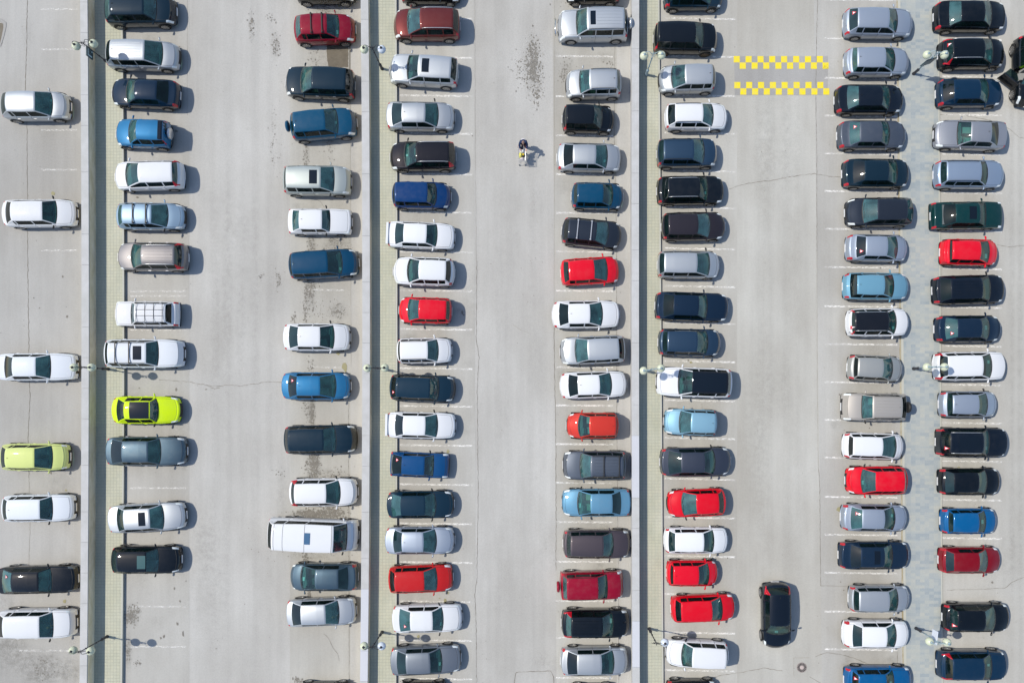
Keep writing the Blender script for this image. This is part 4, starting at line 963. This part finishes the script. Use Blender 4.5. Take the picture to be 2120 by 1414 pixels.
  (1185, 635, 438, 439, 'mpv', 'darkgrey', (775, 905, 1155, N_), 'H=1.58 W=1.82', '!dark grey minivan facing the lane beside the paved strip'),
  (640, 1152, 512, 514, 'sedan', 'silverblue', (1070, 990, 810, 723), 'tri=d W=1.72', 'silver sedan'),
  (618, 1162, 592, 593, 'hatch', 'azure2', (1040, 965, 740, 672), 'wrap W=1.74', '!light blue liftback with wraparound rear glass'),
  (645, 1167, 668, 667, 'cross', 'white', (1060, 1000, 720, 683), 'blackroof rails=silver tri=d H=1.6', '!white crossover with black roof and silver rails'),
  (655, 1112, 760, 765, 'hatch', 'warmsilver', (1030, 955, 745, 702), 'W=1.66', 'small silver hatchback'),
  (1122, 605, 843, 842, 'box', 'beige', (770, 865, 1112, N_), 'spare=b rails=black ribs H=1.74 W=1.78', '!beige offroader with black spare wheel on its tail'),
  (615, 1122, 922, 925, 'hatch', 'white', (1060, 950, 705, 658), 'W=1.7', 'white hatchback'),
  (1140, 638, 994, 995, 'cross', 'red', (765, 890, 1133, N_), 'H=1.6', '!bright red crossover facing the lane with sun glint'),
  (600, 1152, 1071, 1073, 'sedan', 'silverblue', (1050, 965, 780, 678), 'tri=u W=1.76', 'silver sedan with triangle sticker'),
  (582, 1167, 1150, 1150, 'sedan', 'navygrey', (1030, 965, 770, 678), 'sun=880,928 W=1.8', '!dark navy sedan with a black sunroof beside the paved strip'),
  (665, 1172, 1240, 1240, 'wagon', 'silver', (1075, 1005, 755, 702), 'W=1.72', 'silver station wagon'),
  (612, 1167, 1313, 1314, 'sedan', 'white', (1060, 985, 780, 693), 'W=1.78', 'white sedan'),
  (628, 1187, 1410, 1410, 'wagon', 'royal', (1040, 980, 750, 690), 'tri=u W=1.8', '!royal blue wagon cut by the bottom edge'),
 ]),
 (7, 1590, [
  (1370, 1967, 32, 31, 'sedan', 'black', (1850, 1795, 1600, 1492), 'W=1.86', '!long black sedan in the top corner of the last column'),
  (1405, 1957, 111, 110, 'cross', 'black', (1860, 1795, 1530, 1472), 'rails=silver tri=u', '!black crossover with silver rails partly under a lamp globe'),
  (1388, 1937, 192, 190, 'sedan', 'navy2', (1825, 1760, 1540, 1440), 'W=1.78', 'dark navy sedan'),
  (1960, 1370, 281, 276, 'sedan', 'grey2', (1560, 1680, 1850, 1905), 'W=1.82 hivis', '!silver grey sedan facing the paved strip, green item in its rear glass'),
  (1368, 1952, 360, 360, 'wagon', 'paleblue', (1815, 1765, 1480, 1420), 'rails=black W=1.8', 'pale blue silver wagon'),
  (1345, 1942, 446, 444, 'lada', 'green', (1800, 1755, 1555, 1440), 'sun=1665,1725 W=1.74 chrome', '!dark green old sedan with sunroof and chrome bumper'),
  (1422, 1900, 521, 523, 'hatch', 'red', (1830, 1760, 1530, 1488), 'wrap W=1.68', 'bright red small hatchback'),
  (1358, 1957, 601, 597, 'sedan', 'blackblue', (1840, 1775, 1515, 1420), 'ribs W=1.84', 'black sedan with ribbed roof'),
  (1375, 1927, 681, 680, 'sedan', 'navygrey', (1830, 1770, 1570, 1458), 'tri=d W=1.72', 'dark blue grey sedan'),
  (1365, 1967, 759, 757, 'cross', 'white', (1850, 1780, 1490, 1413), 'W=1.86 tl=low', '!white crossover partly under a lamp globe in the last column'),
  (1412, 1892, 837, 837, 'hatch', 'silverblue', (1815, 1745, 1530, 1473), 'wrap W=1.7', 'silver hatchback with wraparound rear glass'),
  (1388, 1980, 915, 916, 'suv', 'blackblue', (1830, 1785, 1510, 1430), 'rails=silver sun=1580,1750 tri=d W=1.88', '!black SUV with panoramic roof and silver rails'),
  (1405, 1920, 997, 997, 'sedan', 'black', (1810, 1745, 1540, 1458), 'W=1.74', 'black small sedan'),
  (1425, 1890, 1079, 1079, 'hatch', 'royal', (1800, 1745, 1535, 1483), 'W=1.66', '!royal blue small hatchback'),
  (1410, 1922, 1160, 1160, 'sedan', 'darkred2', (1815, 1750, 1540, 1463), 'W=1.7', '!dark red sedan in the last column'),
  (1442, 1997, 1279, 1279, 'hatch', 'black', (1880, 1800, 1570, 1498), 'tri=d W=1.82 H=1.56', 'black hatchback with triangle sticker'),
  (1395, 1967, 1377, 1377, 'suv', 'navy2', (1850, 1790, 1530, 1460), 'tlhigh H=1.64', '!navy SUV with long red tail lamps in the bottom corner'),
 ]),
]
PAINTS.update({'lightblue2': ((134, 158, 178), .45, .42), 'slatedark': ((16, 42, 58), .1, .4), 'brownblack2': ((40, 35, 40), .3, .42), 'navygrey': ((16, 36, 56), .25, .4),
 'blackblue': ((8, 17, 28), .0, .36), 'azure2': ((104, 150, 172), .2, .42), 'grey2': ((146, 149, 156), .6, .42), 'navy2': ((4, 36, 60), .05, .38), 'darkred2': ((124, 2, 20), .1, .4)})
ORD = ['first', 'second', 'third', 'fourth', 'fifth', 'sixth', 'seventh', 'eighth', 'ninth', 'tenth', 'eleventh', 'twelfth', 'thirteenth', 'fourteenth', 'fifteenth', 'sixteenth', 'seventeenth', 'eighteenth', 'nineteenth', 'twentieth']
CN = {'pearl': 'white', 'tealblack': 'black', 'slatedark': 'dark slate', 'silverblue': 'silver', 'brownblack': 'black', 'brownblack2': 'brown', 'navygrey': 'navy', 'blackblue': 'black', 'azure': 'steel blue', 'azure2': 'light blue',
      'lightblue2': 'light blue', 'lightblue': 'light blue', 'teal': 'blue', 'skyblue': 'bright blue', 'olive': 'silver green', 'midgrey': 'dark grey', 'darkgrey': 'dark grey', 'steel': 'steel grey', 'ladablue': 'old blue', 'darkred': 'dark red', 'darkred2': 'dark red',
      'tomato': 'tomato red', 'orangered': 'orange red', 'warmsilver': 'silver', 'grey2': 'silver grey', 'navy2': 'navy', 'paleblue': 'pale blue', 'royal': 'royal blue', 'violet': 'violet grey', 'slate': 'slate blue', 'neon': 'neon yellow', 'taupe': 'brownish grey', 'lime': 'lime green'}
TN = {'sedan': 'sedan', 'hatch': 'hatchback', 'mpv': 'minivan', 'wagon': 'wagon', 'suv': 'SUV', 'cross': 'crossover', 'box': 'offroader', 'lada': 'sedan', 'ladah': 'liftback', 'ladaw': 'wagon', 'beetle': 'coupe', 'van': 'van'}
def short(e): return CN.get(e[5], e[5]) + ' ' + TN[e[4]]
cand = {}
for col, ox, L_ in CARS:
    for i, e in enumerate(L_):
        if e[8][0] != '!' and 0 < i < len(L_) - 1:
            cand.setdefault((short(e), frozenset((short(L_[i - 1]), short(L_[i + 1])))), []).append(1)
CATS = {'van': 'van'}
for col, ox, L_ in CARS:
    for i, e in enumerate(L_):
        zr, zf, yr, yf, ty, colr, g, opts, look = e
        X_ = lambda v: None if v is None else ox + v / 3.994
        T0 = TY[ty]['tl']
        if 'tl=low' in opts: TY[ty]['tl'] = 'low'
        if 'tlhigh' in opts: TY[ty]['tl'] = 'high'
        root, info = car(X_(zr), X_(zf), yr, yf, ty, colr, tuple(X_(v) for v in g), opts, False, ox)
        TY[ty]['tl'] = T0
        if look[0] == '!': lab = look[1:]
        else:
            lab = None
            if 0 < i < len(L_) - 1 and len(cand[(short(e), frozenset((short(L_[i - 1]), short(L_[i + 1]))))]) == 1:
                lab = look + ' between the ' + short(L_[i - 1]) + ' and the ' + short(L_[i + 1])
            if lab is None or len(lab.split()) > 16:
                lab = look + ', ' + ORD[i] + ' from the top in the ' + ORD[col] + ' column of cars'
            if len(lab.split()) > 16:
                lab = ' '.join(look.split()[:3]) + ', ' + ORD[i] + ' from the top in the ' + ORD[col] + ' car column'
        tag(root, lab, 'car' if ty != 'van' else 'van', 'cars parked side by side in columns')
hv = MB().lathe([(0, 0), (.13, .01), (.15, .06), (.09, .10), (.07, .13), (0, .14)], 12).build('sun_hat', [M['hivis']], None, True, W(2055, 263, 1.08))
tag(hv, 'bright yellow green hat behind the rear glass of the silver grey sedan', 'hat')
# the black crossover driving down the lane
root, info = car(1607.5, 1609, 1204, 1342, 'cross', 'blackblue', (N_,) * 4, 'W=1.82 H=1.6', True)
tag(root, 'black hatchback driving down the open lane above the round drain grate', 'car', 'cars')
# the black car at the edge with its front door swung open
root, info = car(2134, 2134, 77, 221, 'suv', 'black', (N_,) * 4, 'W=1.84 H=1.66', True)
tag(root, 'black car at the edge of the lot with its front door wide open', 'car', 'cars')
doors = [c for c in root.children if c.name.startswith('door')]
L = info['L']; hx = L / 2 - info['cl'] - .06
inv = root.matrix_world
for d in doors:   # the door on the lane side, first pair along the car
    cx = sum(v.co.x for v in d.data.vertices) / len(d.data.vertices); cy = sum(v.co.y for v in d.data.vertices) / len(d.data.vertices)
    wy = cy
    side_world = (Matrix.Rotation(root.rotation_euler.z, 3, 'Z') @ Vector((cx, cy, 0))).x
    if side_world < 0 and cx > hx - (info['bp'] - info['cl']) - .05 and abs(cx - (hx - .45)) < .35:
        sy = 1 if cy > 0 else -1; piv = Vector((hx, sy * info['hw'], 0))
        a = -sy * math.radians(52)
        for o_ in [d] + list(d.children):
            me = o_.data; R_ = Matrix.Rotation(a, 4, 'Z')
            for v in me.vertices: v.co = piv + R_ @ (v.co - piv)
        # inner panel of the open door and a green bag on the seat behind it
        n = MB(); vs = []
        n.box(-1.12, -.02, -.02 if sy > 0 else -.06, .06 if sy > 0 else .02, .35, info['belt'] - .02)
        ob = n.build('door_lining', [M['trim']], d, False)
        for v in ob.data.vertices: v.co = piv + Matrix.Rotation(a, 4, 'Z') @ (v.co + Vector((0, -sy * .06, 0)))
bag = MB().lathe([(0, 0), (.16, .02), (.20, .14), (.17, .27), (.08, .34), (0, .36)], 14).build('green_bag', [M['hivis']], None, True, root.location + Vector((-.50, .35, .62)))
tag(bag, 'bright green bag on the seat behind the open car door', 'bag')
# ------------------------------------------------------------------ street lamps
M['irondark'] = simple('dark_painted_iron', (.035, .036, .045, 1), .5, .5, .2)
M['ironlight'] = simple('pale_blue_painted_iron', (.32, .42, .46, 1), .5, .5, .1)
def globem(name, col):
    k = NT(name); k.base(col, .22, .5); k.b.inputs['Subsurface Weight'].default_value = .25; k.b.inputs['Subsurface Radius'].default_value = (.2, .2, .15); return k.m
M['globe'] = globem('cream_globe', (.54, .57, .43, 1)); M['globew'] = globem('white_globe', (.58, .63, .70, 1))
def lamp(px, py, rz, label, light=False, globes=2, g2=None, base=None, hgt=3.15):
    p = W(px, py, KH); p.z = KH if px < 1400 else .07
    root = empty('street_lamp', p, rz); iron = M['ironlight'] if light else M['irondark']
    b = MB(); b.lathe([(.0, .0), (.11, .0), (.11, .06), (.085, .10), (.085, .60), (.10, .64), (.06, .72), (.045, .80), (0, .8)], 16)
    b.build('base', [M['irondark'] if not light or px > 1800 else iron], root, True)
    b = MB(); b.tube([(0, 0, .7), (0, 0, hgt - .1)], .038, 10, 0, .028)
    for z in (1.3, hgt - .7): b.lathe([(.0, z - .04), (.06, z), (.0, z + .04)], 12)
    b.build('pole', [iron], root, True)
    b = MB(); b.tube([(0, 0, hgt - .15), (0, 0, hgt + .30)], .02, 8, 0, .006)
    for s in (1, -1):
        for t in (0, 1):   # scrolls around the head
            pts = []
            for q in range(15):
                a = q / 14 * math.pi * 1.7; r = .15 * (1 - q / 20)
                pts.append((s * (.14 + r * math.cos(a) * .9), (.03 if t else -.03), hgt - .32 + t * .26 + r * math.sin(a)))
            b.tube(pts, .011, 5)
    for a0 in (0, math.pi / 2):
        pts = [(.12 * math.cos(a) * math.cos(a0), .12 * math.cos(a) * math.sin(a0) + .0, hgt - .05 + .12 * math.sin(a)) for a in [k * math.pi / 8 for k in range(17)]]
        b.tube(pts, .009, 5)
    b.build('ornament', [iron], root, True)
    for s in ((1, -1) if globes == 2 else (1,)):
        b = MB(); pts = [(0, 0, hgt - .05)]
        for q in range(1, 13):
            t = q / 12; pts.append((s * (.10 + .50 * t), 0, hgt - .05 + .42 * math.sin(math.pi * t * .92) * (1 - .1 * t)))
        b.tube(pts, .017, 6); b.tube([pts[-1], (s * .56, 0, hgt - .03)], .02, 6)
        b.lathe([(.0, hgt + .06), (.05, hgt + .05), (.085, hgt - .02), (.0, hgt - .02)], 12, 0, 'z', (s * .54, 0, 0))
        arm = b.build('arm', [iron], root, True)
        gm = M['globew'] if (g2 and s * math.cos(rz) > 0) else M['globe']
        R_ = .255; prof = [(R_ * math.sin(math.pi * i / 14), hgt - .26 + R_ * math.cos(math.pi * i / 14)) for i in range(15)]
        g = MB(); g.lathe(prof, 22, 0, 'z', (s * .54, 0, 0)); g.build('globe', [gm], root, True)
        b = MB(); b.lathe([(.0, hgt - .50), (.03, hgt - .52), (.012, hgt - .58), (0, hgt - .62)], 8, 0, 'z', (s * .54, 0, 0)); b.build('finial', [iron], arm, True)
    return tag(root, label, 'street lamp', 'twin globe street lamps'), root
def board(root, name, cx, cy, z0, z1, wd, ang, mat, marks=None, label=None):
    """flat notice board bolted to the lamp post"""
    e = root.location; b = MB()
    o = empty(name, (e.x + cx, e.y + cy, 0), ang)
    b.box(-wd / 2, wd / 2, -.03, .03, z0, z1); b.build('panel', [mat], o)
    if marks:
        m = MB()
        for x0, x1, a, c in marks: m.box(x0, x1, -.038, -.0302, a, c)
        m.build('lettering', [M['boardmark']], o)
    tag(o, label, 'sign'); return o
M['boarddark'] = simple('dark_teal_board', (.012, .045, .06, 1), .25, .6); M['boardmark'] = simple('pale_lettering', (.42, .55, .60, 1), .5); M['boardlight'] = simple('pale_grey_board', (.58, .62, .70, 1), .5)
_, l1 = lamp(228, 134, math.radians(8), 'dark twin globe lamp holding a dark board, by the silver minivan with ribbed roof')
_, l2 = lamp(224, 764, 0, 'dark twin globe lamp with a globe over the white sedan')
_, l3 = lamp(222, 1317, math.radians(-2), 'dark twin globe lamp at the bottom of the tall parapet, leaning shadow on empty bay')
_, l4 = lamp(791, 143, 0, 'twin globe lamp with one bluish white globe, above the silver SUV', g2=True)
_, l5 = lamp(797, 765, math.radians(1), 'dark twin globe lamp above the dark slate blue minivan')
_, l6 = lamp(791, 1308, 0, 'dark twin globe lamp between the white and mid grey sedans', g2=True)
_, l7 = lamp(1338, 155, math.radians(2), 'pale blue twin globe lamp by the silver compact minivan', light=True)
_, l8 = lamp(1337, 768, math.radians(8), 'pale blue twin globe lamp by the white SUV with black roof', light=True)
_, l9 = lamp(1344, 1301, 0, 'dark lamp with only one globe, beside the white minivan', globes=1, g2=True)
_, l10 = lamp(1893, 152, 0, 'pale lamp on the paved strip with a dark folded board, upper one', light=True)
_, l11 = lamp(1893, 763, 0, 'pale twin globe lamp on the paved strip over the white crossover', light=True)
_, l12 = lamp(1898, 1301, math.radians(-3), 'pale lamp on the paved strip with a white board, bottom one', light=True)
# L marked board, faces the camera side; hung high on the first post
board(l1, 'notice_board', .03, -.33, 2.28, 2.98, .56, math.radians(90), M['boarddark'], [(-.21, .20, 2.80, 2.88), (-.21, -.13, 2.42, 2.80), (.10, .21, 2.38, 2.46)], 'dark teal board with a pale corner shaped sign on the first lamp')
board(l10, 'notice_board', .0, -.05, 1.6, 2.5, .67, math.radians(17), M['boarddark'], None, 'dark board hung along the pale lamp over the black crossover')
board(l12, 'notice_board', .03, .15, 2.15, 2.75, .84, math.radians(83), M['boardlight'], None, 'pale grey board hung on the bottom lamp of the paved strip')

# ------------------------------------------------------------------ shopper and trolley
M['skin'] = simple('skin', (.62, .34, .26, 1), .55); M['jacket'] = simple('navy_jacket', (.012, .028, .085, 1), .8); M['trousers'] = simple('black_trousers', (.012, .012, .016, 1), .8)
M['shoe'] = simple('shoe', (.02, .02, .02, 1), .6); M['hair'] = simple('thin_hair', (.22, .14, .11, 1), .8); M['collar'] = simple('white_collar', (.75, .72, .76, 1), .7)
def skinmesh(name, pts, edges, rad, mat, parent, sub=2, root_i=0):
    me = bpy.data.meshes.new(name); me.from_pydata(pts, edges, []); me.materials.append(mat)
    o = bpy.data.objects.new(name, me); C.objects.link(o); o.parent = parent
    md = o.modifiers.new('s', 'SKIN'); md.use_smooth_shade = True
    sv = me.skin_vertices[0].data if me.skin_vertices else None
    if sv is None:
        return o
    for i, r in enumerate(rad): sv[i].radius = r if isinstance(r, tuple) else (r, r); sv[i].use_root = (i == root_i)
    s = o.modifiers.new('d', 'SUBSURF'); s.levels = sub; s.render_levels = sub; return o
pp = W(1084, 304.5); person = empty('person', (pp.x, pp.y, 0), -math.pi / 2)   # +x of the figure faces the trolley
B = [(-.04, 0, .93), (.0, 0, 1.12), (.10, 0, 1.34), (.17, 0, 1.46), (.22, 0, 1.54), (.27, 0, 1.62), (.28, 0, 1.73),
     (.12, .19, 1.40), (.26, .25, 1.20), (.47, .20, 1.06), (.54, .19, 1.03), (.12, -.19, 1.40), (.26, -.25, 1.20), (.47, -.20, 1.06), (.54, -.19, 1.03),
     (-.02, .09, .86), (.10, .10, .50), (.04, .10, .09), (.15, .11, .04), (-.02, -.09, .86), (-.02, -.10, .48), (-.20, -.10, .12), (-.10, -.11, .05)]
E = [(0, 1), (1, 2), (2, 3), (3, 4), (4, 5), (5, 6), (2, 7), (7, 8), (8, 9), (9, 10), (2, 11), (11, 12), (12, 13), (13, 14), (0, 15), (15, 16), (16, 17), (17, 18), (0, 19), (19, 20), (20, 21), (21, 22)]
Rr = [.13, .12, .15, .07, .055, (.085, .075), (.09, .08), .055, .045, .033, .03, .055, .045, .033, .03, .085, .06, .04, .035, .085, .06, .04, .035]
body = skinmesh('body', B, E, Rr, M['skin'], person)
tag(person, 'person in navy jacket and black trousers pushing a loaded trolley across the lane', 'person')
jk = skinmesh('jacket', B[:4] + B[7:10] + B[11:14], [(0, 1), (1, 2), (2, 3), (2, 4), (4, 5), (5, 6), (2, 7), (7, 8), (8, 9)], [.17, .165, .185, .085, .085, .072, .058, .085, .072, .058], M['jacket'], person)
tr_ = skinmesh('trousers', [B[0]] + B[15:18] + B[19:22], [(0, 1), (1, 2), (2, 3), (0, 4), (4, 5), (5, 6)], [.15, .10, .08, .065, .10, .08, .065], M['trousers'], person)
for (x, y, z) in ((.12, .10, .045), (-.12, -.10, .05)):
    MB().lathe([(0, -.05), (.045, -.04), (.055, .0), (.04, .045), (0, .06)], 10).build('shoe', [M['shoe']], person, True, (x, y, z)).scale = (2.4, 1, .9)
cl_ = MB(); cl_.tube([(.02, -.13, 1.515), (-.02, -.05, 1.535), (-.02, .05, 1.535), (.02, .13, 1.515)], .022, 6); cl_.build('collar_stripe', [M['collar']], person, True)
hr = MB(); R_ = .098
hr.lathe([(R_ * math.sin(a), R_ * math.cos(a)) for a in [math.pi * .62 * i / 8 for i in range(9)]], 16)
h = hr.build('hair', [M['hair']], person, True, (.255, 0, 1.725), (0, math.radians(-38), 0))
fc = MB(); fc.lathe([(0, 0), (.016, -.015), (.02, -.035), (0, -.05)], 8, 0, 'z', (.375, 0, 1.70)); fc.build('nose', [M['skin']], body, True)
ey = MB()
for s in (-.033, .033): ey.lathe([(0, .008), (.010, .0), (0, -.008)], 8, 0, 'z', (.365, s, 1.72))
ey.build('eyes', [M['shoe']], body)
for s in (1, -1):   # fingers closed on the bar
    for q in range(4):
        y = s * .19 + (q - 1.5) * .021; f = MB(); Lf = [.062, .07, .066, .052][q]
        f.tube([(.535, y, 1.055), (.575, y, 1.052), (.600, y, 1.03), (.595, y, 1.0)], .0095, 6, 0, .008); f.build('finger', [M['skin']], body, True)
    f = MB(); f.tube([(.53, s * .145, 1.04), (.56, s * .13, 1.015), (.585, s * .14, 1.0)], .011, 6, 0, .009); f.build('thumb', [M['skin']], body, True)
tp = W(1081, 328.5); cart = empty('shopping_trolley', (tp.x, tp.y, 0), -math.pi / 2)
tag(cart, 'wire shopping trolley full of bags, pushed by the person in navy', 'shopping trolley')
M['wire'] = simple('trolley_wire', G(.70), .35, .5, .6)
b = MB(); zt, zb = .98, .62
def rect(x0, x1, w0, w1, z, r=.010): b.tube([(x0, -w0, z), (x1, -w1, z), (x1, w1, z), (x0, w0, z), (x0, -w0, z)], r, 5)
for i in range(6): t = i / 5; rect(-.36 + .0 * t, .42 - .05 * t, .26 - .03 * t, .22 - .03 * t, zt - (zt - zb) * t, .007 if i else .012)
for i in range(9):
    t = i / 8; x = -.36 + .78 * t; ww = .26 - .04 * t
    for s in (1, -1): b.tube([(x, s * ww, zt), (x * .96, s * (ww - .03), zb)], .005, 4)
    b.tube([(x * .96, -(ww - .03), zb), (x * .96, ww - .03, zb)], .005, 4)
for i in range(6):
    y = -.20 + .08 * i; b.tube([(.42, y, zt), (.37, y * .9, zb)], .005, 4); b.tube([(-.36, y, zt), (-.36, y, zb)], .005, 4); b.tube([(-.36, y, zb), (.37, y * .9, zb)], .004, 4)
b.build('basket', [M['wire']], cart)
b = MB(); b.tube([(-.36, -.25, zt), (-.52, -.25, 1.03), (-.52, .25, 1.03), (-.36, .25, zt)], .013, 6); b.build('handle', [simple('red_handle', (.35, .05, .06, 1), .4)], cart, True)
b = MB()
for s in (1, -1):
    b.tube([(-.34, s * .24, zb), (-.30, s * .24, .16), (.44, s * .19, .16)], .013, 6); b.tube([(-.28, s * .23, .3), (.36, s * .18, zb)], .009, 5)
b.tube([(-.30, -.24, .16), (-.30, .24, .16)], .011, 5); b.tube([(.44, -.19, .16), (.44, .19, .16)], .011, 5)
b.build('chassis', [M['wire']], cart, True)
for x, y in ((-.30, .24), (-.30, -.24), (.44, .19), (.44, -.19)):
    MB().lathe([(0, -.014), (.058, -.014), (.062, 0), (.058, .014), (0, .014)], 14, 0, 'y').build('wheel', [M['tyre']], cart, True, (x, y, .062))
def bagmesh(name, x, y, z, sx, sy, sz, mat, label, cat, seed, hook=None):
    rb_ = random.Random(seed); b = MB(); n = 14; prof = [(0, 0), (.8, .02), (1, .25), (.95, .6), (.6, .88), (.25, 1), (0, 1.0)]
    vs = []; fs = []
    for r, hh in prof:
        for k in range(n): a = 2 * math.pi * k / n; rr = r * (1 + .12 * math.sin(3 * a + seed) + rb_.uniform(-.08, .08)); vs.append((sx * rr * math.cos(a), sy * rr * math.sin(a), sz * hh + rb_.uniform(-.01, .01)))
    for i in range(len(prof) - 1):
        for k in range(n): a, c = i * n + k, i * n + (k + 1) % n; fs.append((a, c, c + n, a + n))
    b.add(vs, fs); v = Matrix.Rotation(-math.pi / 2, 3, 'Z') @ Vector((x, y, 0))
    o = b.build(name, [mat], None, True, (tp.x + v.x, tp.y + v.y, z), (0, 0, -math.pi / 2)); return tag(o, label, cat)
mk = lambda n, c: simple(n, c, .45, .5)
bagmesh('shopping_bag', -.22, .02, .64, .13, .17, .36, mk('white_bag', (.78, .78, .80, 1)), 'white shopping bag at the handle end of the trolley', 'bag', 1)

bagmesh('shopping_bag', .04, -.08, .64, .17, .11, .40, mk('pale_yellow_bag', (.72, .68, .14, 1)), 'pale yellow bag on the side of the trolley away from its shadow', 'bag', 3)
bagmesh('shopping_bag', .06, .09, .64, .12, .11, .36, mk('dark_bag', (.06, .05, .03, 1)), 'dark bag under a yellow item in the trolley', 'bag', 4)
bagmesh('yellow_fruit', .04, .09, .985, .065, .062, .08, mk('yellow_item', (.85, .60, .02, 1)), 'round golden yellow item on top of the dark bag', 'fruit', 5)
bagmesh('shopping_bag', .26, .02, .64, .10, .15, .30, mk('rose_bag', (.62, .56, .58, 1)), 'pale pinkish bag at the front end of the trolley', 'bag', 6)
o = bagmesh('handbag', -.40, -.03, .86, .10, .16, .20, mk('navy_bag', (.01, .012, .03, 1)), 'dark navy bag on the child seat of the trolley', 'bag', 7)
